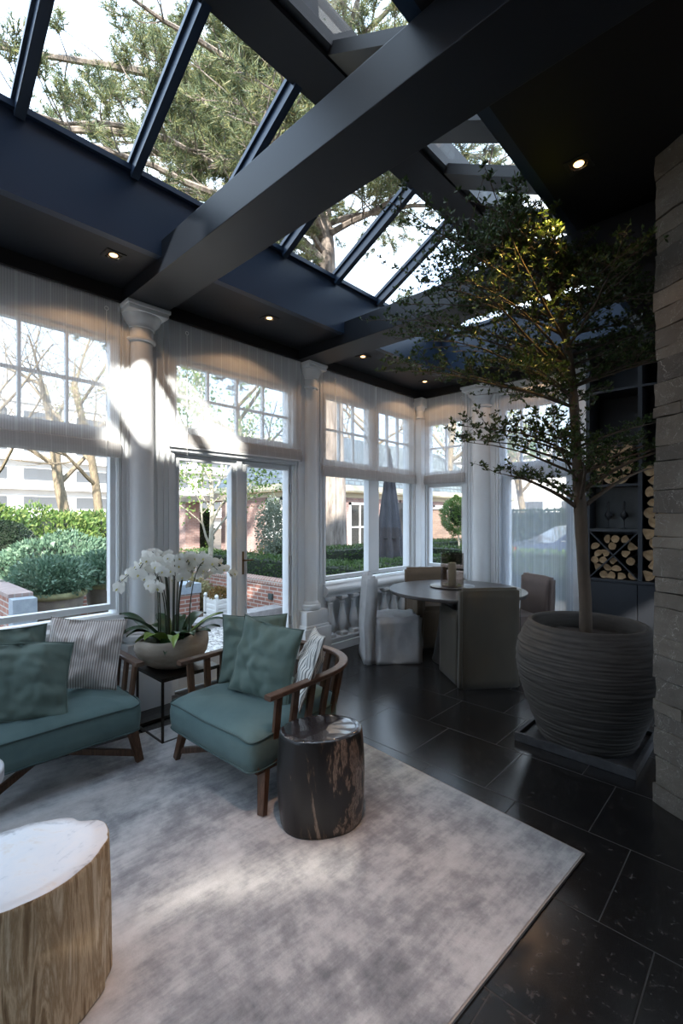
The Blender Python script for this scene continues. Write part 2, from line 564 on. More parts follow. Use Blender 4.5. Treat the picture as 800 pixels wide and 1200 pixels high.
window(2, 'L', -0.36, 1.393, 2.185, 2.85, 6, 2)
window(3, 'L', 1.939, 3.176, 2.275, 2.815, 4, 2)
window(4, 'L', 3.735, 5.365, 0.825, 1.985, splits=[(4.467, 4.67)])
window(5, 'L', 3.735, 5.365, 2.158, 2.855, 3, 2, splits=[(4.467, 4.67)])
window(6, 'B', 0.048, 0.554, 0.86, 1.915)
window(7, 'B', 0.048, 0.554, 2.128, 2.78, 2, 2)
window(8, 'B', 1.145, 1.905, 2.17, 2.82, 4, 2)
window(9, 'L', -2.46, -0.84, 0.83, 1.985)  # this pair is out of view, added for more daylight indoors
window(10, 'L', -2.46, -0.84, 2.185, 2.85, 5, 2)

# garden doors: two leaves in the left wall, one behind the long sheer
def door(n, wall, s0, s1, g0, g1, z0, z1, ztop, handle=None, hmat=None):
    t = thing('door_%d' % n, None, None, kind='structure')
    bm = B(); a, b = -0.105, -0.035
    wbox(bm, wall, s0, g0, a, b, 0.015, ztop, 0.004); wbox(bm, wall, g1, s1, a, b, 0.015, ztop, 0.004)
    wbox(bm, wall, g0, g1, a, b, z1, ztop, 0.004); wbox(bm, wall, g0, g1, a, b, 0.015, z0, 0.004)
    wbox(bm, wall, g0 - 0.012, g0, b, b + 0.01, z0 - 0.012, z1 + 0.012); wbox(bm, wall, g1, g1 + 0.012, b, b + 0.01, z0 - 0.012, z1 + 0.012)
    obj('door_frame', bm, M_WHITE, t)
    bm = B(); wbox(bm, wall, g0, g1, -0.074, -0.069, z0, z1); obj('glass_pane', bm, M_GLASS, t)
    if handle:
        s, z = handle
        bm = B(); wbox(bm, wall, s - 0.014, s + 0.014, b, b + 0.008, z - 0.11, z + 0.11, 0.003)
        wbox(bm, wall, s - 0.008, s + 0.008, b, b + 0.05, z + 0.02, z + 0.036, 0.003); wbox(bm, wall, s - 0.008, s + 0.09, b + 0.04, b + 0.055, z + 0.02, z + 0.036, 0.004)
        obj('door_handle', bm, hmat, t)
    return t
d1 = door(1, 'L', 1.905, 2.555, 1.955, 2.476, 0.25, 1.99, 2.04)
d2 = door(2, 'L', 2.565, 3.205, 2.65, 3.168, 0.25, 1.99, 2.04, (2.605, 1.06), M_BRASS)
bm = B()
for z in (0.42, 1.05, 1.8):
    wbox(bm, 'L', 3.19, 3.206, -0.04, -0.015, z - 0.045, z + 0.045, 0.003)
obj('door_hinge', bm, M_CHROME, d2)
bm = B(); wbox(bm, 'L', 2.53, 2.585, -0.035, -0.01, 0.02, 2.03, 0.006); obj('door_astragal', bm, M_WHITE, d2)
door(3, 'B', 1.11, 1.945, 1.20, 1.86, 0.25, 1.96, 1.995, (1.15, 1.02), M_WHITE)

# ------------------------------------------------------------------ columns
def column(loc, r, ped, label, zb=0.5):
    t = thing('column', label, 'column', loc, kind='structure')
    bm = B()
    prof = [(r * 1.02, zb + 0.085)] + [(r * (1.0 + 0.03 * math.sin(k / 8 * PI)) * (1 - 0.10 * k / 8), zb + 0.1 + (2.86 - zb - 0.1) * k / 8) for k in range(9)] + [(r * 0.9, 2.95)]
    lathe(bm, prof, segs=40, caps=False); obj('column_shaft', bm, M_WHITE, t, True, angle=50)
    bm = B()
    lathe(bm, [(r * 0.9, 2.88), (r * 1.10, 2.885), (r * 1.16, 2.897), (r * 1.10, 2.910), (r * 0.95, 2.915), (r * 0.95, 2.985), (r * 1.06, 2.99), (r * 1.06, 3.0), (r * 1.2, 3.02), (r * 1.42, 3.045), (r * 1.55, 3.075), (r * 1.55, 3.085)], segs=40)
    k = r * 1.62
    box(bm, -k, k, -k, k, 3.085, 3.118, 0.006); box(bm, -k * 1.07, k * 1.07, -k * 1.07, k * 1.07, 3.118, 3.147, 0.005)
    obj('column_capital', bm, M_WHITE, t, True, angle=35)
    bm = B()
    lathe(bm, [(r * 1.30, zb), (r * 1.44, zb + 0.012), (r * 1.50, zb + 0.035), (r * 1.44, zb + 0.058), (r * 1.2, zb + 0.066), (r * 1.2, zb + 0.075), (r * 1.05, zb + 0.095)], segs=40)
    if ped:
        box(bm, -0.15, 0.118, -ped * 0.8, ped * 0.8, zb - 0.16, zb, 0.006)
        box(bm, -0.15, 0.128, -ped * 0.88, ped * 0.88, zb - 0.185, zb - 0.15, 0.006)
        box(bm, -0.15, 0.14, -ped, ped, 0.0, zb - 0.18, 0.006)
    obj('column_base', bm, M_WHITE, t, True, angle=35)
column((WX, 1.615, 0), 0.098, 0.19, 'white column behind the pot of orchids, lit by a patch of sun', 0.52)
column((WX, 3.455, 0), 0.080, 0.195, 'slim white column between the garden doors and the balustrade')
column((0.86, WY - 0.01, 0), 0.115, None, 'round white column between the end window and the long sheer', 0.06)
# corner post
t = thing('column', 'thin square white post where the two window walls meet', 'column', (-0.035, 5.485, 0), kind='structure')
bm = B(); box(bm, -0.05, 0.05, -0.05, 0.05, 0, 2.86, 0.006); obj('column_shaft', bm, M_WHITE, t)
bm = B(); lathe(bm, [(0.045, 2.86), (0.062, 2.87), (0.062, 2.885), (0.05, 2.9), (0.05, 2.97), (0.06, 2.98), (0.075, 3.02)], segs=24); box(bm, -0.08, 0.08, -0.08, 0.08, 3.02, 3.147, 0.008)
obj('column_capital', bm, M_WHITE, t, True, angle=35)

# ------------------------------------------------------------------ balustrade
t = thing('balustrade', 'white turned balustrade under the double window beside the dining table', 'balustrade', (WX + 0.05, 3.66, 0))
bm = B()
prism(bm, [(WX + d, z) for d, z in [(-0.09, 0.745), (0.03, 0.745), (0.035, 0.722), (0.058, 0.712), (0.078, 0.698), (0.084, 0.678), (0.08, 0.655), (0.06, 0.635), (0.045, 0.615), (0.045, 0.60), (-0.09, 0.60)]], 3.655, 5.42, 1)
obj('handrail', bm, M_WHITE, t, world=True)
bm = B(); wbox(bm, 'L', 3.655, 5.42, -0.099, 0.10, 0.0, 0.085, 0.004); wbox(bm, 'L', 3.655, 5.42, -0.099, 0.075, 0.085, 0.115, 0.008); wbox(bm, 'L', 3.655, 5.42, -0.099, 0.088, 0.115, 0.145, 0.008)
obj('plinth', bm, M_WHITE, t, world=True)
prof = [(0.047, 0.185), (0.036, 0.19), (0.03, 0.205), (0.036, 0.215), (0.048, 0.24), (0.057, 0.28), (0.058, 0.31), (0.052, 0.345), (0.038, 0.40), (0.029, 0.45), (0.025, 0.50), (0.026, 0.515), (0.036, 0.52), (0.036, 0.532), (0.028, 0.54), (0.034, 0.55), (0.047, 0.565)]
for k in range(9):
    y = 3.735 + 0.1965 * k
    bm = B(); c = (WX + 0.03, y)
    box(bm, c[0] - 0.052, c[0] + 0.052, y - 0.052, y + 0.052, 0.145, 0.186, 0.003)
    lathe(bm, prof, (c[0], y, 0), 20); box(bm, c[0] - 0.05, c[0] + 0.05, y - 0.05, y + 0.05, 0.565, 0.60, 0.003)
    obj('baluster', bm, M_WHITE, t, True, world=True, angle=35)

# ------------------------------------------------------------------ ceilings, skylight, beams
SX0, SX1, RX0, RX1, RIDGE, EAVE = 0.60, 2.58, 1.46, 1.80, 4.13, 3.70
SY0, SY1 = -2.47, 5.0
bm = B()
box(bm, -0.27, SX0 - 0.06, -3.8, 5.72, CZ_, CZ_ + 0.12)
box(bm, SX0 - 0.06, SX1, SY1 + 0.06, 5.72, CZ_, CZ_ + 0.12)
box(bm, SX0, SX1, -3.8, SY0, CZ_, CZ_ + 0.12)
struct('ceiling', bm, M_DARK)
bm = B(); box(bm, SX1 + 0.06, 6.2, -3.8, 5.72, RZ, RZ + 0.12); o = struct('ceiling_right', bm, M_BLACK)
# dark board above the sheers
bm = B(); box(bm, WX - 0.02, WX + 0.045, -3.8, 5.55, 3.15, 3.26); box(bm, -0.1, 2.1, WY - 0.045, WY + 0.02, 3.15, 3.26)
struct('trim_4', bm, M_BLACK)
# upstand of the skylight
bm = B()
box(bm, SX0 - 0.06, SX0, SY0 - 0.06, SY1 + 0.06, CZ_, EAVE)
box(bm, SX1, SX1 + 0.06, SY0 - 0.06, SY1 + 0.06, RZ, EAVE)
box(bm, SX0, SX1, SY1, SY1 + 0.06, CZ_, EAVE); box(bm, SX0, SX1, SY0 - 0.06, SY0, CZ_, EAVE)
struct('trim_5', bm, M_BLUE)
# skylight: ridge, plates, rafters, panes
t = thing('skylight', None, None, (0, 0, 0), kind='structure')
bm = B(); box(bm, RX0, RX1, SY0, SY1, RIDGE, RIDGE + 0.22); box(bm, RX0 + 0.05, RX1 - 0.05, SY0, SY1, RIDGE - 0.03, RIDGE)
obj('ridge_beam', bm, M_DARK, t)
bm = B(); box(bm, SX0 - 0.06, SX0 + 0.03, SY0, SY1, EAVE, EAVE + 0.035); box(bm, SX1 - 0.03, SX1 + 0.06, SY0, SY1, EAVE, EAVE + 0.035)
box(bm, SX0, SX1, SY1 - 0.03, SY1 + 0.05, EAVE, EAVE + 0.035)
obj('eaves_plate', bm, M_BLUE, t)
YB = [0.645 + 0.62 * k for k in range(-5, 8)]
bmL, bmR = B(), B()
for y in YB:
    bar(bmL, (SX0, y, EAVE - 0.005), (RX0 + 0.02, y, RIDGE - 0.005 + 0.03), 0.05, 0.075, bev=0.0)
    bar(bmL, (SX0, y, EAVE + 0.045), (RX0 + 0.02, y, RIDGE + 0.08), 0.085, 0.03, bev=0.0)
    if y < 1.3: bar(bmR, (SX1, y, EAVE - 0.02), (RX1 - 0.02, y, RIDGE - 0.01), 0.05, 0.05, bev=0.0)
    else: bar(bmR, (SX1, y + 0.085, EAVE - 0.02), (RX1 - 0.02, y + 0.085, RIDGE - 0.01), 0.23, 0.05, bev=0.0)
    bar(bmR, (SX1, y + 0.02, EAVE + 0.02), (RX1 - 0.02, y + 0.02, RIDGE + 0.03), 0.05 if y < 1.3 else 0.08, 0.03, bev=0.0)
obj('rafters', bmL, M_BLUE, t); obj('rafters', bmR, M_BLACK, t)
sl = (RIDGE - EAVE) / (RX0 - SX0); sr = (RIDGE - EAVE) / (SX1 - RX1)
for (xa, za, xb, zb) in ((SX0, EAVE + 0.045, RX0 + 0.03, RIDGE + 0.075), (SX1, EAVE + 0.012, RX1 - 0.03, RIDGE + 0.022)):
    bm = B(); vs = [bm.verts.new(p) for p in ((xa, SY0, za), (xb, SY0, zb), (xb, SY1, zb), (xa, SY1, za))]
    bm.faces.new(vs); obj('glass_pane', bm, M_GLASS, t)
for y in (SY1, SY0):
    bm = B()
    vs = [bm.verts.new(p) for p in ((SX0, y, EAVE + 0.04), (SX1, y, EAVE + 0.04), (RX1, y, RIDGE + 0.1), (RX0, y, RIDGE + 0.1))]
    bm.faces.new(vs); obj('glass_pane', bm, M_GLASS, t)
# tie beams
for k, y in enumerate((1.61, 3.41)):
    bm = B(); box(bm, -0.10, 5.2, y - 0.16, y + 0.16, BZ, BZ + 0.21, 0.004)
    struct('ceiling_beam', bm, M_DARK)

# ------------------------------------------------------------------ right-hand walls and the wall behind the camera
e1 = Vector((0.838, -0.544, 0)).normalized(); e2 = Vector((0.544, 0.838, 0)).normalized(); C0 = Vector((3.146, 2.915, 0))
bm = B()
z = 0.0; k = 0
while z < RZ - 0.001:
    h = min(rnd.choice((0.06, 0.08, 0.10, 0.12, 0.15)), RZ - z)
    if RZ - z - h < 0.03: h = RZ - z
    s = -rnd.uniform(0.0, 0.022)
    while s < 1.55:
        w = rnd.uniform(0.14, 0.42); s1 = min(s + w, 1.6)
        off = rnd.uniform(-0.006, 0.005)
        M = Matrix.Translation(C0) @ Matrix(((e1.x, e2.x, 0, 0), (e1.y, e2.y, 0, 0), (0, 0, 1, 0), (0, 0, 0, 1)))
        b2 = bmesh.new(); box(b2, s + 0.001, s1 - 0.001, off, 0.30, z + 0.001, z + h - 0.001, 0.004)
        bmesh.ops.subdivide_edges(b2, edges=[e for e in b2.edges if e.calc_length() > 0.05], cuts=3, use_grid_fill=True)
        for v in b2.verts:
            if v.co.y < 0.28: v.co += noise.noise_vector(Vector((v.co.x * 14 + k, v.co.y * 14, v.co.z * 14))) * 0.007
        bmesh.ops.transform(b2, matrix=M, verts=b2.verts)
        me = bpy.data.meshes.new('tmp'); b2.to_mesh(me); b2.free(); bm.from_mesh(me); bpy.data.meshes.remove(me)
        s = s1; k += 3.7
    z += h
struct('wall_right', bm, stone_material())
bm = B()
M = Matrix.Translation(C0) @ Matrix(((e1.x, e2.x, 0, 0), (e1.y, e2.y, 0, 0), (0, 0, 1, 0), (0, 0, 0, 1)))
box(bm, 0.03, 1.6, 0.30, 0.62, 0, RZ, M=M)
struct('wall_pier', bm, M_BLACK)
# unseen angled wall, added with slots that lay sun streaks on the rug
aw = Vector((0.53, 0.848, 0)).normalized(); an = Vector((0.848, -0.53, 0)).normalized(); A0 = Vector((4.64, -1.99, 0))
MW = Matrix.Translation(A0) @ Matrix(((aw.x, an.x, 0, 0), (aw.y, an.y, 0, 0), (0, 0, 1, 0), (0, 0, 0, 1)))
SUN_SLOTS = [(-0.05, 1.0, 2.22, 2.42), (0.2, 0.75, 2.75, 2.98)]
bm = B()
def aw_box(s0, s1, z0, z1): box(bm, s0, s1, 0, 0.18, z0, z1, M=MW)
aw_box(-2.4, 5.2, 0, 2.22); aw_box(-2.4, -0.05, 2.22, 2.42); aw_box(1.0, 5.2, 2.22, 2.42)
aw_box(-2.4, 5.2, 2.42, 2.75); aw_box(-2.4, 0.2, 2.75, 2.98); aw_box(0.75, 5.2, 2.75, 2.98); aw_box(-2.4, 5.2, 2.98, 3.6)
t = thing('window_11', None, None, kind='structure'); bw = B()
for s0, s1, z0, z1 in SUN_SLOTS: box(bw, s0, s1, 0.08, 0.085, z0, z1, M=MW)
obj('glass_pane', bw, glassmat('sun_dimming_pane', (0.55, 0.545, 0.535)), t)  # tinted pane added to soften the sun streaks on the rug
struct('wall_side', bm, mat('grey_plaster', (0.24, 0.25, 0.26), 0.8, bumpy=0.05, scale=20))
bm = B(); box(bm, -0.3, 0.1, -3.95, -3.8, 0, 3.6); box(bm, 3.0, 4.2, -3.95, -3.8, 0, 3.6); box(bm, 0.1, 3.0, -3.95, -3.8, 2.95, 3.6); box(bm, 0.1, 3.0, -3.95, -3.8, 0, 0.08); box(bm, 1.5, 1.6, -3.93, -3.82, 0.08, 2.95)  # unseen wall, opened wide to add fill light from the sky
struct('wall_front', bm, mat('pale_plaster', (0.55, 0.54, 0.52), 0.8, bumpy=0.05, scale=20))

# added unseen wall above the roof; its hole shapes the sun patch indoors
bm = B()
for y0, y1, z0, z1 in ((-7, -2.15, 3.62, 7.6), (-0.72, 5.7, 3.62, 7.6), (-2.15, -0.72, 3.62, 4.82), (-2.15, -0.72, 5.75, 7.6)): box(bm, 3.5, 3.7, y0, y1, z0, z1)
struct('wall_sun_mask', bm, mat('sun_mask_brick', (0.30, 0.18, 0.14), 0.9, bumpy=0.2, scale=30))
bm = B(); box(bm, 2.62, 6.3, -7, 5.75, 3.52, 3.62); struct('roof_flat', bm, M_BLACK)
# ------------------------------------------------------------------ roman blinds and the long sheer
M_SHEER_L = sheermat('sheer_weave_left', 0.33, 1)
M_SHEER_B = sheermat('sheer_weave_back', 0.33, 0)
M_SHEER_LONG = sheermat('sheer_weave_long', 0.40, 0, (0.52, 0.58, 0.66))
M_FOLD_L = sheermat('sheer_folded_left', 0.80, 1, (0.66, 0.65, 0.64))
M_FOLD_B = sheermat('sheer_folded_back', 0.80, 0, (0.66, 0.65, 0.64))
M_CORD = mat('white_cord', (0.75, 0.75, 0.73), 0.6)

def blind(wall, s0, s1, zb, zt, label, cord_s, group='sheer roman blinds', cord_z=None):
    loc = (WX + 0.02, s0, zb) if wall == 'L' else (s0, WY - 0.02, zb)
    t = thing('roman_blind', label, 'blind', loc, 0, group)
    bm = B(); n = 24; m = 12
    def P(s, d, z): return (WX + d, s, z) if wall == 'L' else (s, WY - d, z)
    g = [[bm.verts.new(P(s0 + (s1 - s0) * i / n, 0.022 + 0.003 * math.sin(i * 1.3) * (1 - j / m), zb + 0.10 + (zt - zb - 0.10) * j / m)) for j in range(m + 1)] for i in range(n + 1)]
    for i in range(n):
        for j in range(m):
            bm.faces.new((g[i][j], g[i + 1][j], g[i + 1][j + 1], g[i][j + 1]))
    obj('shade_cloth', bm, M_SHEER_L if wall == 'L' else M_SHEER_B, t, True, world=True)
    # gathered folds at the hem
    bm = B()
    prof = [(0.020, 0.125), (0.036, 0.115), (0.046, 0.06), (0.046, 0.02), (0.040, 0.0), (0.026, 0.0), (0.022, 0.02), (0.022, 0.11)]
    prism(bm, [((WX + d) if wall == 'L' else (WY - d), zb + z) for d, z in prof], s0, s1, 1 if wall == 'L' else 0)
    obj('hem_fold', bm, M_FOLD_L if wall == 'L' else M_FOLD_B, t, world=True)
    bm = B(); a = P(cord_s, 0.052, zt - 0.10); b = P(cord_s, 0.056, cord_z if cord_z else zb - 0.35)
    tube(bm, [a, b], 0.0028, 6)
    for k in range(12):
        a1, a2 = 2 * PI * k / 12, 2 * PI * (k + 1) / 12
        c = Vector(P(cord_s, 0.052, zt - 0.085))
        ax = Vector((0, 1, 0)) if wall == 'L' else Vector((1, 0, 0))
        tube(bm, [c + ax * 0.014 * math.cos(a1) + Vector((0, 0, 0.014 * math.sin(a1))), c + ax * 0.014 * math.cos(a2) + Vector((0, 0, 0.014 * math.sin(a2)))], 0.003, 6)
    obj('pull_cord', bm, M_CORD, t, world=True)
    return t
ZT = 3.148
blind('L', -0.43, 1.445, 1.955, ZT, 'wide sheer blind over the window behind the striped cushion', 1.335, cord_z=0.95)
blind('L', 1.835, 3.305, 2.085, ZT, 'sheer blind above the garden doors, struck by a wedge of sunlight', 1.985, cord_z=2.02)
blind('L', 3.625, 4.555, 1.955, ZT, 'sheer blind beside the slim column, over the first half of the double window', 3.80, cord_z=1.2)
blind('L', 4.565, 5.42, 1.955, ZT, 'sheer blind over the half of the double window nearest the corner post', 5.36, cord_z=1.3)
blind('B', -0.01, 0.63, 1.955, ZT, 'narrow sheer blind on the end window right of the corner post', 0.60, cord_z=1.2)
blind('L', -2.5, -0.80, 1.955, ZT, 'sheer blind over the added unseen window farther along behind the armchair', -0.9, cord_z=1.2)
t = thing('sheer_panel', 'floor-length sheer panel over the end garden door behind the potted tree', 'blind', (1.12, WY - 0.03, 0.03), 0)
bm = B(); n = 40
g = [[bm.verts.new((1.10 + 0.85 * i / n, WY - 0.03 - 0.006 * math.sin(i * 1.2), z)) for z in (0.03, 1.0, 2.0, 3.0)] for i in range(n + 1)]
for i in range(n):
    for j in range(3): bm.faces.new((g[i][j], g[i + 1][j], g[i + 1][j + 1], g[i][j + 1]))
obj('sheer_cloth', bm, M_SHEER_LONG, t, True, world=True)
bm = B(); box(bm, 1.10, 1.95, WY - 0.05, WY - 0.01, 3.0, 3.035, 0.004); obj('head_rail', bm, M_WHITE, t, world=True)

# ------------------------------------------------------------------ recessed downlights
M_LAMP = mat('lamp_glow', (1, 0.8, 0.5), 0.5, emit=(1.0, 0.52, 0.20), estr=3.0)
M_LAMPTRIM = mat('lamp_trim', (0.012, 0.012, 0.012), 0.4)
M_REFL = mat('lamp_reflector', (0.55, 0.42, 0.28), 0.25, 0.9)
def downlight(x, y, z, label, power, size=72, aim=(0, 0, -1), blend=0.35, color=(1.0, 0.60, 0.32), rad=0.02):
    t = thing('ceiling_downlight', label, 'ceiling light', (x, y, z), 0, 'recessed ceiling downlights')
    bm = B(); h = 0.062
    for a in ((-h, h, -h, -0.042), (-h, h, 0.042, h), (-h, -0.042, -0.042, 0.042), (0.042, h, -0.042, 0.042)):
        box(bm, a[0], a[1], a[2], a[3], -0.006, 0.0)
    obj('trim_plate', bm, M_LAMPTRIM, t)
    bm = B(); lathe(bm, [(0.043, -0.004), (0.040, -0.002), (0.030, 0.02)], segs=24, caps=False); obj('reflector', bm, M_REFL, t, True)
    bm = B(); lathe(bm, [(0.024, -0.003), (0.026, 0.0), (0.020, 0.004)], segs=20); obj('bulb', bm, M_LAMP, t)
    L = bpy.data.lights.new('downlight_beam', 'SPOT'); L.energy = power; L.color = color
    L.spot_size = math.radians(size); L.spot_blend = blend; L.shadow_soft_size = rad
    lo = bpy.data.objects.new('downlight_beam', L); COL.objects.link(lo)
    lo.location = (x, y, z - 0.03)
    lo.rotation_euler = Vector(aim).to_track_quat('-Z', 'Y').to_euler()
    return t
for x, y, z, lab, pw in (
    (0.379, 1.224, CZ_, 'downlight in the soffit directly left of the big tie beam', 16),
    (0.350, 2.55, CZ_, 'downlight in the soffit between the two tie beams', 16),
    (0.310, 3.86, CZ_, 'downlight just beyond the second tie beam', 14),
    (0.280, 5.12, CZ_, 'downlight in the dark soffit above the corner post', 14),
    (1.52, 5.16, CZ_, 'downlight in front of the long sheer, glimpsed through the leaves', 16),
    (0.379, -0.10, CZ_, 'unseen downlight in the soffit above the seating corner', 14)):  # last one is out of view, kept for its scallop on the blind
    downlight(x, y, z, lab, pw * 0.20, 132, blend=0.10)
downlight(2.832, 2.70, RZ, 'downlight glowing in the black ceiling over the potted tree', 46, 62, (-0.42, 0.12, -0.62), color=(1.0, 0.66, 0.18))
downlight(2.62, 1.05, RZ, 'unseen downlight in the black ceiling over the corner of the rug', 85, 40, (-0.06, 0.02, -1), blend=0.8, color=(1.0, 0.62, 0.42))  # out-of-view lamp, placed for the warm glow on the rug
downlight(3.36, 1.95, RZ, 'unseen downlight in the black ceiling washing the stone pier', 7, 100, (0, 0.15, -1))  # out-of-view lamp, added to warm the stone face

# ------------------------------------------------------------------ rug
def rug_material():
    m, nt, out = base('distressed_viscose_rug')
    v = coords(nt); vs = coords(nt, (7, 0.9, 1), (0, 0, math.radians(8)))
    n1 = noise_tex(nt, v, 1.35, 8, 0.68, 0.4); n2 = noise_tex(nt, vs, 2.6, 8, 0.75); n3 = noise_tex(nt, v, 7, 8, 0.7); n4 = noise_tex(nt, v, 160, 2)
    def mth(op, a, b):
        n = nd(nt, 'ShaderNodeMath', operation=op)
        for i, q in enumerate((a, b)):
            if isinstance(q, (int, float)): n.inputs[i].default_value = q
            else: nt.links.new(q, n.inputs[i])
        return n.outputs[0]
    f = mth('ADD', mth('MULTIPLY', n1, 0.45), mth('ADD', mth('MULTIPLY', n2, 0.22), mth('MULTIPLY', n3, 0.33)))
    c = ramp(nt, f, [(0.39, (0.15, 0.153, 0.165)), (0.46, (0.27, 0.27, 0.28)), (0.52, (0.425, 0.42, 0.42)), (0.61, (0.57, 0.56, 0.555))])
    p = nd(nt, 'ShaderNodeBsdfPrincipled'); p.inputs['Roughness'].default_value = 0.75; p.inputs['Sheen Weight'].default_value = 0.15
    nt.links.new(c, p.inputs['Base Color'])
    nt.links.new(bump(nt, mth('ADD', n4, mth('MULTIPLY', n2, 1.0)), 0.35, 0.004), p.inputs['Normal'])
    nt.links.new(p.outputs[0], out.inputs[0]); return m
ra = math.radians(-4.2)
t = thing('rug', 'pale grey distressed rug on the dark tiles under the seating', 'rug', (2.985, 2.235, 0), ra)
bm = B(); box(bm, -2.50, 0, -3.9, 0, 0.0005, 0.013, 0.004); obj('rug_pile', bm, rug_material(), t)
bm = B(); M_BIND = mat('rug_binding', (0.30, 0.26, 0.23), 0.9, bumpy=0.2, scale=120)
box(bm, 0, 0.006, -3.9, 0.006, 0.0005, 0.011); box(bm, -2.50, 0, 0, 0.006, 0.0005, 0.011)
obj('rug_binding', bm, M_BIND, t)

# ------------------------------------------------------------------ armchairs
def wood_material(name, c0, c1, c2, stretch=(1.2, 1.2, 14), rough=0.42):
    m, nt, out = base(name)
    v = coords(nt, stretch)
    f = noise_tex(nt, v, 6, 8, 0.65, 0.4)
    p = nd(nt, 'ShaderNodeBsdfPrincipled'); p.inputs['Roughness'].default_value = rough
    nt.links.new(ramp(nt, f, [(0.3, c0), (0.5, c1), (0.72, c2)]), p.inputs['Base Color'])
    nt.links.new(bump(nt, f, 0.12, 0.004), p.inputs['Normal'])
    nt.links.new(p.outputs[0], out.inputs[0]); return m
M_WALNUT = wood_material('walnut', (0.045, 0.022, 0.013), (0.095, 0.048, 0.027), (0.155, 0.085, 0.05), (14, 14, 1.5))
M_WALNUT_TOP = wood_material('walnut_rail', (0.055, 0.030, 0.020), (0.10, 0.058, 0.040), (0.16, 0.10, 0.07), (3, 3, 14), 0.36)

def cloth_material(name, c0, c1, scale=5, weave=420, rough=0.85, sheen=0.08, bs=0.25):
    m, nt, out = base(name)
    v = coords(nt)
    f = noise_tex(nt, v, scale, 6, 0.6); w = noise_tex(nt, v, weave, 2)
    p = nd(nt, 'ShaderNodeBsdfPrincipled'); p.inputs['Roughness'].default_value = rough; p.inputs['Sheen Weight'].default_value = sheen
    nt.links.new(ramp(nt, f, [(0.3, c0), (0.7, c1)]), p.inputs['Base Color'])
    nt.links.new(bump(nt, w, bs, 0.002), p.inputs['Normal'])
    nt.links.new(p.outputs[0], out.inputs[0]); return m
M_TEAL = cloth_material('teal_linen', (0.068, 0.122, 0.122), (0.098, 0.162, 0.160))
M_TEAL_P = cloth_material('teal_linen_piping', (0.035, 0.065, 0.065), (0.05, 0.09, 0.09))
M_GREEN = cloth_material('grey_green_linen', (0.085, 0.130, 0.112), (0.115, 0.165, 0.145))

def stripe_material(name, axis, freq, dark, light, duty=0.42):
    m, nt, out = base(name)
    tc = nd(nt, 'ShaderNodeTexCoord'); sp = nd(nt, 'ShaderNodeSeparateXYZ'); nt.links.new(tc.outputs['Object'], sp.inputs[0])
    mu = nd(nt, 'ShaderNodeMath', operation='MULTIPLY'); mu.inputs[1].default_value = freq; nt.links.new(sp.outputs[axis], mu.inputs[0])
    fr = nd(nt, 'ShaderNodeMath', operation='FRACT'); nt.links.new(mu.outputs[0], fr.inputs[0])
    c = ramp(nt, fr.outputs[0], [(0.0, dark), (duty - 0.06, dark), (duty + 0.06, light), (0.94, light), (1.0, dark)])
    p = nd(nt, 'ShaderNodeBsdfPrincipled'); p.inputs['Roughness'].default_value = 0.9; p.inputs['Sheen Weight'].default_value = 0.2
    nt.links.new(c, p.inputs['Base Color']); nt.links.new(p.outputs[0], out.inputs[0]); return m
M_STRIPE = stripe_material('ticking_stripe', 0, 72, (0.36, 0.31, 0.285), (0.76, 0.72, 0.69))
M_STRIPE2 = stripe_material('ticking_stripe_dark', 0, 48, (0.13, 0.14, 0.14), (0.62, 0.61, 0.58), 0.34)

def horseshoe(hw, yf, yb, n, corner=2.6):
    """open outline from the right front end round the back to the left front end, local x right, y back"""
    pts = []
    ym = yb - hw * 0.92
    pts.append((hw, yf))
    for k in range(1, 5): pts.append((hw, yf + (ym - yf) * k / 5))
    for k in range(n + 1):
        a = PI * k / n
        c, s = math.cos(a), math.sin(a)
        x = hw * math.copysign(abs(c) ** (2 / corner), c); y = ym + (yb - ym) * abs(s) ** (2 / corner)
        pts.append((x, y))
    for k in range(4, 0, -1): pts.append((-hw, yf + (ym - yf) * k / 5))
    pts.append((-hw, yf))
    return pts

def ribbon(bm, pts, zf, w, t, bev=True):
    """flat rail along plan points: width w in plan, thickness t in z"""
    P = [Vector((p[0], p[1], 0)) for p in pts]
    rings = []
    for i, p in enumerate(P):
        d = (P[min(i + 1, len(P) - 1)] - P[max(i - 1, 0)]).normalized()
        nrm = Vector((d.y, -d.x, 0)); z = zf(i / (len(P) - 1))
        ring = [bm.verts.new(p + nrm * a + Vector((0, 0, z + b))) for a, b in
                ((-w / 2, -t / 2 + 0.004), (-w / 2 + 0.004, -t / 2), (w / 2 - 0.004, -t / 2), (w / 2, -t / 2 + 0.004), (w / 2, t / 2 - 0.004), (w / 2 - 0.004, t / 2), (-w / 2 + 0.004, t / 2), (-w / 2, t / 2 - 0.004))]
        rings.append(ring)
    for a, b in zip(rings, rings[1:]):
        for i in range(8):
            j = (i + 1) % 8
            bm.faces.new((a[i], a[j], b[j], b[i]))
    bm.faces.new(rings[0]); bm.faces.new(list(reversed(rings[-1])))
    bmesh.ops.recalc_face_normals(bm, faces=bm.faces)
    return bm

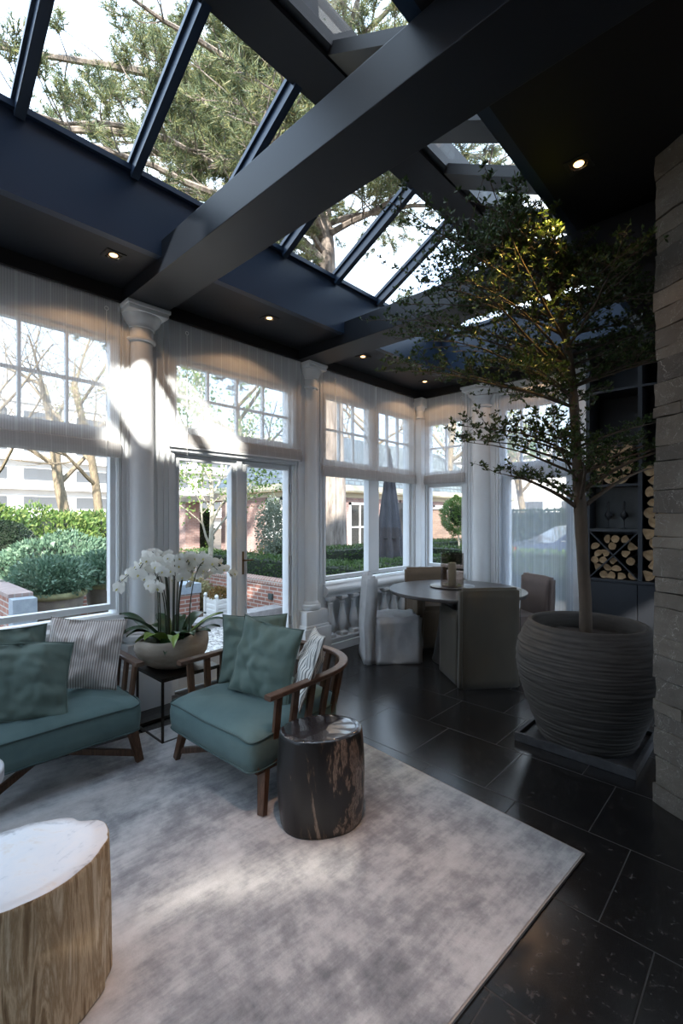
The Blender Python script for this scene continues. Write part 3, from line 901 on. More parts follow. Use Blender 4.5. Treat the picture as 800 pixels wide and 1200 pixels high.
def seat_cushion(seed):
    """plump seat, straight front, rounded back; returns body mesh and the two piping outlines"""
    N = 96
    hw, yf, yb = 0.395, -0.44, 0.33
    def outline(a):
        c, s = math.cos(a), math.sin(a)
        e = 18.0 if s < 0 else 3.4
        x = hw * math.copysign(abs(c) ** (2 / e), c)
        y = (yb - 0.0) * abs(s) ** (2 / e) if s >= 0 else -abs(yf) * abs(s) ** (2 / e)
        return x * (1 + 0.025 * (s < 0) * 1), y
    bm = B()
    rings = []
    prof = [(0.30, 0.243), (0.75, 0.236), (0.93, 0.236), (1.0, 0.248), (1.012, 0.30), (1.015, 0.345), (1.0, 0.392), (0.97, 0.405), (0.88, 0.425), (0.72, 0.440), (0.5, 0.447), (0.25, 0.449)]
    for i, (k, z) in enumerate(prof):
        ring = []
        for j in range(N):
            a = 2 * PI * j / N
            x, y = outline(a)
            p = Vector((x * k, (y + 0.05) * k - 0.05, z))
            w = noise.noise(Vector((p.x * 7 + seed, p.y * 7, p.z * 9)))
            w2 = noise.noise(Vector((p.x * 16 + seed, p.y * 5, 3)))
            if i >= 6: p.z += w * 0.014 + w2 * 0.007 - 0.02 * max(0, 1 - ((p.x) ** 2 + (p.y - 0.02) ** 2) / 0.05)
            elif i >= 3:
                p.x += w * 0.008; p.y += w * 0.008; p.z += w2 * 0.006
            # front edge sags a little
            if y < -0.3: p.z -= 0.012
            ring.append(bm.verts.new(p))
        rings.append(ring)
    for a, b in zip(rings, rings[1:]):
        for j in range(N):
            q = (j + 1) % N
            bm.faces.new((a[j], a[q], b[q], b[j]))
    bm.faces.new(list(reversed(rings[0]))); bm.faces.new(rings[-1])
    top = [v.co.copy() for v in rings[6]]; bot = [v.co.copy() for v in rings[3]]
    return bm, top, bot

def armchair(loc, rotz, label, seed):
    t = thing('armchair', label, 'armchair', loc, rotz, 'walnut slat-back armchairs')
    zr = lambda u: 0.592 + 0.022 * math.sin(PI * u)
    rail = horseshoe(0.425, -0.355, 0.43, 28)
    bm = B(); ribbon(bm, rail, zr, 0.052, 0.026); obj('arm_rail', bm, M_WALNUT_TOP, t, True, angle=40)
    seatrail = horseshoe(0.385, -0.40, 0.345, 28)
    bm = B(); ribbon(bm, seatrail, lambda u: 0.238, 0.04, 0.045)
    bar(bm, (-0.385, -0.36, 0.225), (0.385, -0.36, 0.225), 0.035, 0.04); bar(bm, (-0.385, 0.0, 0.225), (0.385, 0.0, 0.225), 0.035, 0.03)
    obj('seat_frame', bm, M_WALNUT, t, True, angle=40)
    # slats between seat frame and rail
    def along(pts, u):
        L = [0]
        for a, b in zip(pts, pts[1:]): L.append(L[-1] + math.hypot(b[0] - a[0], b[1] - a[1]))
        d = u * L[-1]
        for i in range(len(pts) - 1):
            if d <= L[i + 1] + 1e-9:
                f = (d - L[i]) / max(1e-9, L[i + 1] - L[i])
                return Vector((pts[i][0] + (pts[i + 1][0] - pts[i][0]) * f, pts[i][1] + (pts[i + 1][1] - pts[i][1]) * f, 0)), Vector((pts[i + 1][0] - pts[i][0], pts[i + 1][1] - pts[i][1], 0)).normalized()
    ns = 17
    for k in range(ns):
        u = 0.035 + 0.93 * k / (ns - 1)
        a, d = along(seatrail, 0.06 + 0.88 * k / (ns - 1)); b, _ = along(rail, u)
        nrm = Vector((d.y, -d.x, 0))
        bm = B(); bar(bm, a + Vector((0, 0, 0.25)), b + Vector((0, 0, zr(u) - 0.010)), 0.042, 0.020, up=nrm, bev=0.003)
        obj('slat', bm, M_WALNUT, t)
    for sx in (-1, 1):
        bm = B(); bar(bm, (sx * 0.372, -0.335, 0.25), (sx * 0.412, -0.378, 0.0135), 0.062, 0.036, up=(sx * 0.1, -1, 0), w2=0.042, t2=0.03)
        obj('leg', bm, M_WALNUT, t)
    for sx in (-1, 1):
        bm = B(); bar(bm, (sx * 0.24, 0.27, 0.25), (sx * 0.29, 0.34, 0.0135), 0.055, 0.036, up=(sx * 0.1, 1, 0), w2=0.04, t2=0.03)
        obj('leg', bm, M_WALNUT, t)
    bm = B()
    for sx in (-1, 1):
        bar(bm, (sx * 0.395, -0.362, 0.065), (sx * 0.0, -0.08, 0.125), 0.026, 0.036)
        bar(bm, (sx * 0.28, 0.325, 0.065), (sx * 0.0, -0.08, 0.125), 0.026, 0.036)
    obj('stretcher', bm, M_WALNUT, t)
    cb, top, bot = seat_cushion(seed)
    c = obj('seat_cushion', cb, M_TEAL, t, True)
    for nm, loop, dz in (('piping', top, 0.004), ('piping', bot, -0.002)):
        bm = B(); n = len(loop)
        tube(bm, [loop[i % n] * 1.003 + Vector((0, 0, dz)) for i in range(n + 1)], 0.0045, 6, caps=False)
        obj(nm, bm, M_TEAL_P, c, True)
    return t
AC2 = armchair((1.315, 1.785, 0), math.radians(2), 'teal armchair beside the dark stump table, facing away from the garden doors', 1.0)
AC1 = armchair((0.40, 0.815, 0), math.radians(90), 'teal armchair under the big window, next to the steel plant stand', 9.0)

# ------------------------------------------------------------------ cushions
def cushion(name, label, m, c, facing, lean, w, h, tk, seed, roll=0.0, group=None, slouch=0.0, wr=0.018):
    """facing = plan angle (deg) the front looks to; lean = backwards tilt (deg)"""
    t = thing('throw_cushion', label, 'cushion', c, 0, group)
    bm = pillow_bm(w, h, tk, seed, 36, slouch=slouch, wr=wr)
    M = Matrix.Rotation(math.radians(facing + 90), 4, 'Z') @ Matrix.Rotation(math.radians(-lean), 4, 'X') @ Matrix.Rotation(math.radians(roll), 4, 'Y')
    o = obj('cushion_cover', bm, m, t, True)
    o.matrix_local = M
    # seam welt round the edge
    bm = B(); n = 40; pts = []
    for (i0, j0, i1, j1) in ((0, 0, 1, 0), (1, 0, 1, 1), (1, 1, 0, 1), (0, 1, 0, 0)):
        for k in range(10):
            f = k / 10; u = 2 * (i0 + (i1 - i0) * f) - 1; v = 2 * (j0 + (j1 - j0) * f) - 1
            x = w / 2 * u * (1 - 0.085 * (1 - v * v)); z = h / 2 * v * (1 - 0.085 * (1 - u * u)) - slouch * (u * u) * (0.5 + 0.5 * v)
            pts.append((x * 1.004, 0, z * 1.004))
    pts.append(pts[0]); tube(bm, pts, 0.0035, 6, caps=False)
    s = obj('cushion_seam', bm, m, t, True); s.matrix_local = M
    return t
GC = 'grey-green linen cushions'
cushion('c', 'green linen cushion upright in the middle of the armchair by the dark stump table', M_GREEN, (1.365, 1.725, 0.640), -78, 14, 0.47, 0.46, 0.15, 2.0, 5, GC)
cushion('c', 'green linen cushion half hidden in the corner nearest the orchids', M_GREEN, (1.105, 1.83, 0.640), -52, 16, 0.44, 0.44, 0.15, 5.0, -2, GC)
cushion('c', 'striped cushion against the slats nearest the dark stump table', M_STRIPE2, (1.60, 1.86, 0.625), -128, 20, 0.43, 0.42, 0.13, 8.0, -6)
cushion('c', 'pink and cream striped cushion leaning in the corner next to the plant stand', M_STRIPE, (0.445, 1.02, 0.645), -28, 20, 0.44, 0.44, 0.15, 11.0, 6)
cushion('c', 'slumped green linen cushion in front of the pink striped one', M_GREEN, (0.615, 0.66, 0.610), -14, 26, 0.46, 0.44, 0.15, 14.0, 5, GC, 0.03, 0.02)
cushion('c', 'green linen cushion whose corner rises behind the slumped one', M_GREEN, (0.36, 0.62, 0.645), -2, 20, 0.44, 0.44, 0.14, 17.0, 4, GC)

# ------------------------------------------------------------------ plant stand, stump tables, white table
t = thing('plant_stand', 'slim blackened steel stand holding the orchid bowl between the armchairs', 'plant stand', (0.47, 1.635, 0))
hx, hy, H = 0.20, 0.215, 0.435
bm = B(); box(bm, -hx, hx, -hy, hy, H - 0.012, H, 0.002); box(bm, -hx, hx, -hy, hy, H - 0.024, H - 0.012); obj('stand_top', bm, M_STEEL, t)
for sx in (-1, 1):
    for sy in (-1, 1):
        bm = B(); box(bm, sx * (hx - 0.007) - 0.007, sx * (hx - 0.007) + 0.007, sy * (hy - 0.007) - 0.007, sy * (hy - 0.007) + 0.007, 0.0, H - 0.02); obj('leg', bm, M_STEEL, t)
bm = B()
for sx in (-1, 1): box(bm, sx * (hx - 0.007) - 0.0075, sx * (hx - 0.007) + 0.0075, -hy, hy, 0.0, 0.016)
for sy in (-1, 1): box(bm, -hx, hx, sy * (hy - 0.007) - 0.0075, sy * (hy - 0.007) + 0.0075, 0.0, 0.016)
obj('base_frame', bm, M_STEEL, t)

def stump(name, label, loc, rot, ax, ay, H, side, top, seed, taper, bumpiness=0.03, notch=None):
    t = thing(name, label, 'side table', loc, rot)
    segs, nz = 72, 22
    def rad(a, z):
        q = Vector((math.cos(a) * 1.3 + seed, math.sin(a) * 1.3, z * 0.9))
        r = 1 + noise.noise(q) * bumpiness * 2.2 + noise.noise(Vector((math.cos(a) * 4 + seed, math.sin(a) * 4, z * 1.2))) * bumpiness * 0.8 + noise.noise(Vector((math.cos(a) * 14 + seed, math.sin(a) * 14, z * 5))) * bumpiness * 0.25
        r += noise.noise(Vector((math.cos(a) * 7 + seed, math.sin(a) * 7, z * 0.7))) * bumpiness * 0.7
        if notch is not None: r -= 0.07 * math.exp(-((a - notch) / 0.13) ** 2)
        return r * taper(z / H)
    bm = B(); rings = []
    zs = [0.0, 0.008] + [H * k / nz for k in range(1, nz)] + [H - 0.010, H - 0.003]
    for z in zs:
        k = 0.985 if z in (0.0,) or z > H - 0.006 else 1
        rings.append([bm.verts.new((ax * rad(2 * PI * i / segs, z) * k * math.cos(2 * PI * i / segs), ay * rad(2 * PI * i / segs, z) * k * math.sin(2 * PI * i / segs), z)) for i in range(segs)])
    for a, b in zip(rings, rings[1:]):
        for i in range(segs):
            j = (i + 1) % segs; bm.faces.new((a[i], a[j], b[j], b[i]))
    bm.faces.new(list(reversed(rings[0])))
    obj('trunk_side', bm, side, t, True)
    bm = B(); tr = []
    for k in (0.985, 0.96, 0.8, 0.6, 0.4, 0.2):
        tr.append([bm.verts.new((ax * rad(2 * PI * i / segs, H) * k * math.cos(2 * PI * i / segs), ay * rad(2 * PI * i / segs, H) * k * math.sin(2 * PI * i / segs),
                    H - (0.003 if k > 0.97 else 0) + 0.0015 * noise.noise(Vector((k * 3 * math.cos(2 * PI * i / segs), k * 3 * math.sin(2 * PI * i / segs), seed))))) for i in range(segs)])
    for a, b in zip(tr, tr[1:]):
        for i in range(segs):
            j = (i + 1) % segs; bm.faces.new((a[i], a[j], b[j], b[i]))
    bm.faces.new(tr[-1])
    obj('polished_top', bm, top, t, True)
    return t

def petrified(name, stops, rough, sx=(5, 5, 1.1), scale=1.0, dist=1.5, coat=0.0, bs=0.25, grad=0.0):
    m, nt, out = base(name)
    v = coords(nt, sx); n1 = noise_tex(nt, v, scale, 8, 0.62, dist)
    n2 = noise_tex(nt, coords(nt, (40, 40, 5)), 1.2, 6, 0.7)
    mx = nd(nt, 'ShaderNodeMath', operation='MULTIPLY_ADD'); mx.inputs[1].default_value = 0.22
    nt.links.new(n2, mx.inputs[0]); 
    s = nd(nt, 'ShaderNodeMath', operation='SUBTRACT'); s.inputs[1].default_value = 0.11; nt.links.new(n1, s.inputs[0])
    nt.links.new(s.outputs[0], mx.inputs[2])
    if grad:
        tc = nd(nt, 'ShaderNodeTexCoord'); sp = nd(nt, 'ShaderNodeSeparateXYZ'); nt.links.new(tc.outputs['Object'], sp.inputs[0])
        m2 = nd(nt, 'ShaderNodeMath', operation='MULTIPLY_ADD'); m2.inputs[1].default_value = grad
        nt.links.new(sp.outputs[0], m2.inputs[0]); nt.links.new(mx.outputs[0], m2.inputs[2]); mx = m2
    p = nd(nt, 'ShaderNodeBsdfPrincipled'); p.inputs['Roughness'].default_value = rough
    p.inputs['Coat Weight'].default_value = coat; p.inputs['Coat Roughness'].default_value = 0.05
    nt.links.new(ramp(nt, mx.outputs[0], stops), p.inputs['Base Color'])
    nt.links.new(bump(nt, n2, bs, 0.008), p.inputs['Normal'])
    nt.links.new(p.outputs[0], out.inputs[0]); return m
M_PET_SIDE = petrified('black_petrified_side', [(0.0, (0.008, 0.008, 0.008)), (0.50, (0.008, 0.0075, 0.0075)), (0.53, (0.045, 0.028, 0.018)), (0.56, (0.25, 0.18, 0.135)), (0.60, (0.07, 0.048, 0.035)), (0.64, (0.31, 0.24, 0.19)), (0.68, (0.08, 0.055, 0.04)), (0.73, (0.012, 0.011, 0.011))], 0.36, (3.0, 3.0, 1.3), 1.0, 2.6, 0.15, 0.14, grad=0.62)
M_PET_TOP = petrified('black_petrified_top', [(0.0, (0.012, 0.013, 0.016)), (0.55, (0.022, 0.022, 0.026)), (0.65, (0.10, 0.095, 0.095)), (0.72, (0.03, 0.03, 0.03))], 0.06, (6, 6, 6), 1.0, 2.5, 1.0, 0.12)
M_LOG_SIDE = petrified('tan_petrified_side', [(0.36, (0.10, 0.055, 0.025)), (0.44, (0.29, 0.185, 0.092)), (0.50, (0.58, 0.43, 0.265)), (0.56, (0.33, 0.215, 0.110)), (0.64, (0.66, 0.53, 0.36))], 0.8, (9, 9, 1.0), 1.3, 1.4, 0, 1.0)
M_LOG_TOP = petrified('cream_petrified_top', [(0.26, (0.34, 0.34, 0.36)), (0.40, (0.62, 0.62, 0.64)), (0.56, (0.66, 0.64, 0.64)), (0.70, (0.62, 0.54, 0.47))], 0.22, (4.5, 4.5, 4.5), 1.0, 3.0, 0.1, 0.05)
stump('stump_table', 'black and brown petrified wood stump beside the armchair arm', (1.975, 1.61, 0.0135), math.radians(58), 0.212, 0.160, 0.448, M_PET_SIDE, M_PET_TOP, 3.3, lambda u: 0.93 + 0.10 * math.sin(PI * (u * 0.8 + 0.1)) , 0.022)
stump('stump_table', 'large tan petrified wood stump with a cream polished top, cut by the frame edge', (1.925, 0.345, 0.0135), math.radians(78), 0.275, 0.205, 0.437, M_LOG_SIDE, M_LOG_TOP, 12.1, lambda u: 0.98 + 0.02 * (1 - u), 0.032, 0.64)

t = thing('side_table', 'white round side table peeking in at the frame edge before the armchair', 'side table', (1.09, 0.27, 0.0135))
bm = B(); lathe(bm, [(0.205, 0.345), (0.212, 0.35), (0.212, 0.392), (0.206, 0.398), (0.1, 0.399)], segs=64); obj('table_top', bm, mat('white_lacquer', (0.55, 0.56, 0.60), 0.3), t, True, angle=40)
bm = B(); lathe(bm, [(0.13, 0.0), (0.13, 0.012), (0.03, 0.018), (0.022, 0.03), (0.022, 0.345)], segs=40); obj('pedestal', bm, M_STEEL, t, True, angle=40)
# ------------------------------------------------------------------ orchids in a stone bowl
def orchids():
    rng = random.Random(21)
    t = thing('potted_orchid', 'bowl of white moth orchids on the steel stand between the armchairs', 'orchid', (0.425, 1.615, 0.435))
    m_bowl = mat('bowl_stone', (0.3, 0.25, 0.2), 0.65, var=[(0.3, (0.25, 0.205, 0.16)), (0.55, (0.37, 0.315, 0.255)), (0.75, (0.44, 0.39, 0.33))], scale=5, stretch=(1, 1, 3), bumpy=0.15, bscale=60)
    prof = [(0.09, 0.0), (0.15, 0.012), (0.205, 0.05), (0.24, 0.10), (0.253, 0.15), (0.247, 0.19), (0.235, 0.215), (0.226, 0.222), (0.218, 0.215), (0.228, 0.18), (0.23, 0.15)]
    bm = B(); lathe(bm, prof, segs=56, caps=False)
    bm.faces.new(list(reversed(bm.verts[0:56])) if False else [v for v in list(bm.verts)[:56]][::-1])
    for v in bm.verts:
        a = math.atan2(v.co.y, v.co.x)
        if v.co.z > 0.1: v.co.z += (v.co.z - 0.1) * (0.28 * math.cos(a - 0.75) + 0.10 * math.sin(3 * a))
        v.co += noise.noise_vector(v.co * 9) * 0.005 * (v.co.z > 0.01)
    obj('planter_bowl', bm, m_bowl, t, True)
    bm = B(); lathe(bm, [(0.226, 0.165), (0.15, 0.18), (0.05, 0.185)], segs=32, caps=False); bm.faces.new(list(bm.verts)[-32:])
    obj('soil', bm, mat('moss_and_bark', (0.03, 0.035, 0.015), 0.95, var=[(0.3, (0.02, 0.015, 0.01)), (0.6, (0.05, 0.06, 0.02))], scale=40, bumpy=0.8), t, True)
    m_leaf = mat('orchid_leaf', (0.02, 0.06, 0.015), 0.32, var=[(0.3, (0.010, 0.034, 0.012)), (0.65, (0.022, 0.062, 0.018)), (0.8, (0.05, 0.10, 0.022))], scale=4)
    m_leaf2 = mat('orchid_leaf_light', (0.14, 0.22, 0.03), 0.35, var=[(0.3, (0.10, 0.18, 0.025)), (0.7, (0.20, 0.28, 0.05))], scale=5)
    m_stem = mat('orchid_spike', (0.020, 0.028, 0.012), 0.5)
    m_pet = leafmat('orchid_petal', [(0.80, 0.81, 0.76), (0.86, 0.86, 0.83), (0.83, 0.84, 0.78)], 0.55, 0.35, 0.2)
    m_lip = mat('orchid_lip', (0.42, 0.38, 0.12), 0.5)
    # leaves: long straps arching out of the bowl
    for k in range(24):
        a = 2 * PI * k / 24 + rng.uniform(-0.2, 0.2); L = rng.uniform(0.18, 0.30); w = rng.uniform(0.075, 0.105)
        up = rng.uniform(0.7, 1.5); droop = rng.uniform(0.7, 1.7); r0 = rng.uniform(0.05, 0.16)
        bm = B(); n = 9; rows = []
        d = Vector((math.cos(a), math.sin(a), 0)); s = Vector((-d.y, d.x, 0))
        for i in range(n + 1):
            f = i / n; q = d * (r0 + L * f) + Vector((0, 0, 0.18 + up * L * f - droop * L * f * f * 0.75))
            ww = w * (0.45 + 0.55 * math.sin(PI * min(1, f * 0.9 + 0.08)) ) * (1 if f < 0.8 else (1 - f) / 0.2 * 0.8 + 0.2) / 2
            rows.append([bm.verts.new(q + s * ww * j + Vector((0, 0, abs(j) * 0.012))) for j in (-1, -0.5, 0, 0.5, 1)])
        for A, C in zip(rows, rows[1:]):
            for j in range(4): bm.faces.new((A[j], A[j + 1], C[j + 1], C[j]))
        obj('leaf', bm, m_leaf2 if k in (3, 11, 17, 20, 22) else m_leaf, t, True)
    # one flower mesh, shared
    def flower_mesh(seed):
        r2 = random.Random(seed); V, F, MI = [], [], []
        def petal(ang, L, W, cup, zoff=0.0):
            b0 = len(V); ca, sa = math.cos(ang), math.sin(ang)
            n = 5
            for i in range(n + 1):
                f = i / n; ww = W * math.sin(PI * min(1, 0.12 + f * 0.86)) ** 0.7 / 2 if i < n else W * 0.16
                for j in (-1, 0, 1):
                    x, z = L * f, ww * j
                    y = zoff - cup * f * f + 0.004 * abs(j)
                    V.append((x * ca - z * sa, y, x * sa + z * ca))
            for i in range(n):
                for j in range(2):
                    q = b0 + i * 3 + j; F.append((q, q + 1, q + 4, q + 3)); MI.append(0)
        R = 0.044
        petal(PI / 2, R * 0.95, R * 0.62, 0.004, 0.004); petal(PI / 2 + 2.2, R * 0.95, R * 0.6, 0.006, 0.004); petal(PI / 2 - 2.2, R * 0.95, R * 0.6, 0.006, 0.004)
        petal(0.18, R * 1.08, R * 1.25, -0.003); petal(PI - 0.18, R * 1.08, R * 1.25, -0.003)
        b0 = len(V)
        for p in ((0, -0.002, 0.004), (0.008, -0.010, -0.004), (0, -0.016, -0.014), (-0.008, -0.010, -0.004), (0, -0.012, 0.002)): V.append(p)
        for f in ((0, 1, 4), (1, 2, 4), (2, 3, 4), (3, 0, 4)): F.append(tuple(b0 + i for i in f)); MI.append(1)
        me = bpy.data.meshes.new('orchid_flower'); me.from_pydata(V, [], F); me.polygons.foreach_set('material_index', MI); me.update()
        me.polygons.foreach_set('use_smooth', [True] * len(F))
        me.materials.append(m_pet); me.materials.append(m_lip)
        return me
    fm = [flower_mesh(i) for i in range(1)][0]
    cam = Vector((3.62, 0, 1.5))
    NS = 18
    for k in range(NS):
        a = 2 * PI * k / NS + rng.uniform(-0.15, 0.15)
        r0 = rng.uniform(0.02, 0.13); spread = rng.uniform(0.06, 0.36); top = rng.uniform(0.70, 0.84)
        d = Vector((math.cos(a), math.sin(a), 0))
        # stretch the crown sideways along the stand's diagonal that runs across the view
        pts = []
        nseg = 16
        for i in range(nseg + 1):
            f = i / nseg
            h = 0.17 + (top - 0.17) * (math.sin(min(f, 0.72) / 0.72 * PI / 2)) - (0.12 * ((f - 0.72) / 0.28) ** 1.6 if f > 0.72 else 0)
            rr = r0 + spread * (f ** 2.2) * 1.15
            pts.append(d * rr + Vector((0, 0, h)))
        bm = B(); tube(bm, pts, [0.0045 * (1 - 0.5 * i / nseg) for i in range(nseg + 1)], 6)
        sp = obj('flower_spike', bm, m_stem, t, True)
        nf = 7
        for i in range(nf):
            f = 0.55 + 0.45 * i / (nf - 1)
            j = f * nseg; i0 = min(int(j), nseg - 1); q = pts[i0].lerp(pts[i0 + 1], j - i0)
            side = 1 if i % 2 else -1
            tan = (pts[i0 + 1] - pts[i0]).normalized(); s = tan.cross(Vector((0, 0, 1)))
            s = s.normalized() if s.length > 0.05 else Vector((1, 0, 0))
            q = q + s * side * rng.uniform(0.022, 0.04) + Vector((0, 0, rng.uniform(-0.03, 0.02)))
            face = (d * 0.7 + s * side * 0.5 + Vector((0.5, -0.35, -0.12)) + Vector((rng.uniform(-0.4, 0.4), rng.uniform(-0.4, 0.4), rng.uniform(-0.3, 0.2)))).normalized()
            o = bpy.data.objects.new('flower', fm); COL.objects.link(o); o.parent = sp
            o.matrix_local = Matrix.Translation(q) @ face.to_track_quat('-Y', 'Z').to_matrix().to_4x4() @ Matrix.Rotation(rng.uniform(-0.4, 0.4), 4, 'Y') @ Matrix.Scale(rng.uniform(0.85, 1.15), 4)
orchids()

# ------------------------------------------------------------------ potted tree
def potted_tree():
    rng = np.random.default_rng(5); r1 = random.Random(5)
    base_p = Vector((2.675, 3.395, 0.03))
    t = thing('potted_tree', 'tall small-leaved tree in a big ridged dark pot near the stone pier', 'potted tree', base_p)
    m_pot = mat('ridged_pot', (0.05, 0.046, 0.042), 0.85, var=[(0.3, (0.036, 0.031, 0.026)), (0.6, (0.055, 0.048, 0.041)), (0.8, (0.076, 0.068, 0.059))], scale=7, stretch=(1, 1, 6), bumpy=0.2, bscale=30)
    prof0 = [(0.285, 0.0), (0.300, 0.03), (0.335, 0.12), (0.385, 0.25), (0.425, 0.38), (0.442, 0.48), (0.440, 0.56), (0.420, 0.65), (0.388, 0.72), (0.368, 0.755)]
    def R(z):
        for (ra, za), (rb, zb) in zip(prof0, prof0[1:]):
            if za <= z <= zb:
                return ra + (rb - ra) * (z - za) / (zb - za)
        return prof0[-1][0]
    bm = B(); segs = 120; rings = []
    nz = 260
    for i in range(nz + 1):
        z = 0.755 * i / nz; ring = []
        for j in range(segs):
            a = 2 * PI * j / segs
            q = Vector((math.cos(a) * 1.0, math.sin(a) * 1.0, z * 62))
            rid = noise.noise(q) * 0.0060 + noise.noise(Vector((math.cos(a) * 2.3, math.sin(a) * 2.3, z * 75))) * 0.0045
            ring.append(bm.verts.new(((R(z) + rid) * math.cos(a), (R(z) + rid) * math.sin(a), z)))
        rings.append(ring)
    for r, z in ((0.366, 0.766), (0.355, 0.772), (0.338, 0.770), (0.330, 0.755), (0.345, 0.66), (0.36, 0.60)):
        rings.append([bm.verts.new((r * math.cos(2 * PI * j / segs), r * math.sin(2 * PI * j / segs), z)) for j in range(segs)])
    for a, b in zip(rings, rings[1:]):
        for i in range(segs):
            j = (i + 1) % segs; bm.faces.new((a[i], a[j], b[j], b[i]))
    bm.faces.new(list(reversed(rings[0])))
    obj('pot', bm, m_pot, t, True)
    bm = B(); lathe(bm, [(0.350, 0.655), (0.2, 0.675), (0.05, 0.685)], segs=40, caps=False); bm.faces.new(list(bm.verts)[-40:])
    for v in bm.verts: v.co.z += noise.noise(v.co * 18) * 0.01
    obj('soil', bm, mat('potting_soil', (0.02, 0.014, 0.010), 0.95, bumpy=1.0, scale=70), t, True)
    # trunk and branches (local coordinates = world - base)
    W = lambda x, y, z: Vector((x, y, z)) - base_p
    tr = [W(2.672, 3.40, 0.66), W(2.668, 3.398, 0.95), W(2.655, 3.385, 1.25), W(2.645, 3.372, 1.55), W(2.628, 3.355, 1.9), W(2.612, 3.335, 2.3), W(2.585, 3.27, 2.7), W(2.53, 3.10, 3.02), W(2.47, 2.99, 3.26), W(2.42, 2.90, 3.46)]
    rad = [0.042, 0.038, 0.036, 0.041, 0.031, 0.030, 0.024, 0.017, 0.011, 0.006]
    # refine
    def smooth_path(P, Rr, sub=6):
        out, ro = [], []
        for i in range(len(P) - 1):
            p0 = P[max(i - 1, 0)]; p1 = P[i]; p2 = P[i + 1]; p3 = P[min(i + 2, len(P) - 1)]
            for k in range(sub):
                f = k / sub
                out.append(0.5 * ((2 * p1) + (p2 - p0) * f + (2 * p0 - 5 * p1 + 4 * p2 - p3) * f * f + (3 * p1 - p0 - 3 * p2 + p3) * f ** 3))
                ro.append(Rr[i] + (Rr[i + 1] - Rr[i]) * f)
        out.append(P[-1]); ro.append(Rr[-1])
        return out, ro
    tp, trd = smooth_path(tr, rad)
    m_bark = mat('pale_brown_bark', (0.10, 0.07, 0.045), 0.85, var=[(0.3, (0.048, 0.034, 0.024)), (0.7, (0.098, 0.072, 0.049))], scale=9, stretch=(1, 1, 0.4), bumpy=0.35, bscale=45)
    bm = B(); tube(bm, tp, [r * (1 + 0.08 * noise.noise(p * 9)) for p, r in zip(tp, trd)], 16)
    obj('trunk', bm, m_bark, t, True)
    def allowed(P):
        """world points (n,3) clear of the beams, ceiling, glass and stone pier"""
        x, y, z = P[:, 0], P[:, 1], P[:, 2]
        ok = np.ones(len(P), bool)
        ok &= ~((np.abs(y - 3.41) < 0.20) & (z > 3.10) & (z < 3.40))
        ok &= ~((np.abs(y - 1.61) < 0.20) & (z > 3.10) & (z < 3.40))
        ok &= ~((x > 2.52) & (z > 3.36))
        roof = np.where(x > 1.8, 3.66 + 0.55 * (2.58 - x), 4.05)
        ok &= z < np.minimum(roof - 0.03, 3.56 - 0.25 * np.abs((x - 2.35) * 0.728 + (y - 2.95) * 0.685))
        dx, dy = x - 3.146, y - 2.915
        s = dx * 0.838 - dy * 0.544; d = dx * 0.544 + dy * 0.838
        ok &= ~((s > -0.06) & (d > -0.06) & (d < 0.75))
        ok &= ~((x > 2.1) & (y > 5.1)); ok &= y < 5.2
        ok &= ~((x > 2.70) & (z > 3.08) & (y < 3.05))
        return ok
    bp = np.array(base_p)
    left = math.atan2(-0.685, -0.728)   # plan direction across the view, towards the glazed wall
    twig = B(); mains = []
    LP, LN = [], []
    def path_at(u):
        j = u * (len(tp) - 1); i = min(int(j), len(tp) - 2); return tp[i].lerp(tp[i + 1], j - i)
    specs = []   # (height, azimuth, length, rise)
    # lowest fork: one limb to either side
    specs += [(1.53, left + 0.15, 0.62, 0.42), (1.55, left + PI - 0.1, 0.62, 0.55), (1.60, left - 0.9, 0.5, 0.45), (1.62, left + 1.3, 0.55, 0.45), (1.68, left + 2.4, 0.6, 0.5)]
    for h in np.linspace(1.72, 1.98, 6):
        specs.append((h, left + r1.uniform(-PI, PI), r1.uniform(0.5, 0.72), r1.uniform(0.2, 0.42)))
    specs += [(1.75, left + 0.05, 0.78, 0.30), (1.84, left - 0.35, 0.72, 0.34), (1.92, left + 0.3, 0.74, 0.3), (1.86, left + PI + 0.25, 0.62, 0.35), (1.8, left + PI - 0.5, 0.58, 0.3), (1.95, left + PI, 0.6, 0.3)]
    specs += [(2.22, left + 0.1, 1.15, 0.22), (2.26, left - 0.25, 1.1, 0.30), (2.3, left + 0.4, 1.05, 0.28)]
    for h in np.linspace(2.25, 2.75, 18):
        specs.append((h, left + r1.uniform(-PI, PI), r1.uniform(0.6, 0.92), r1.uniform(0.15, 0.42)))
    for h in np.linspace(2.35, 2.85, 9):
        specs.append((h, left + r1.uniform(-0.7, 0.7), r1.uniform(0.95, 1.28), r1.uniform(0.2, 0.5)))
    for h in np.linspace(2.75, 3.25, 16):
        specs.append((h, left + r1.uniform(-PI, PI), r1.uniform(0.5, 0.85), r1.uniform(0.2, 0.6)))
    for h in np.linspace(3.0, 3.42, 14):
        specs.append((h, left + r1.uniform(-1.9, 1.9), r1.uniform(0.30, 0.62), r1.uniform(0.2, 0.55)))
    specs += [(2.80, -0.62, 0.50, 0.75), (2.86, -0.95, 0.42, 0.8), (2.92, -0.35, 0.42, 0.6), (2.74, -0.2, 0.55, 0.6), (2.97, -1.1, 0.34, 0.6)]
    zs = [p.z + base_p.z for p in tp]
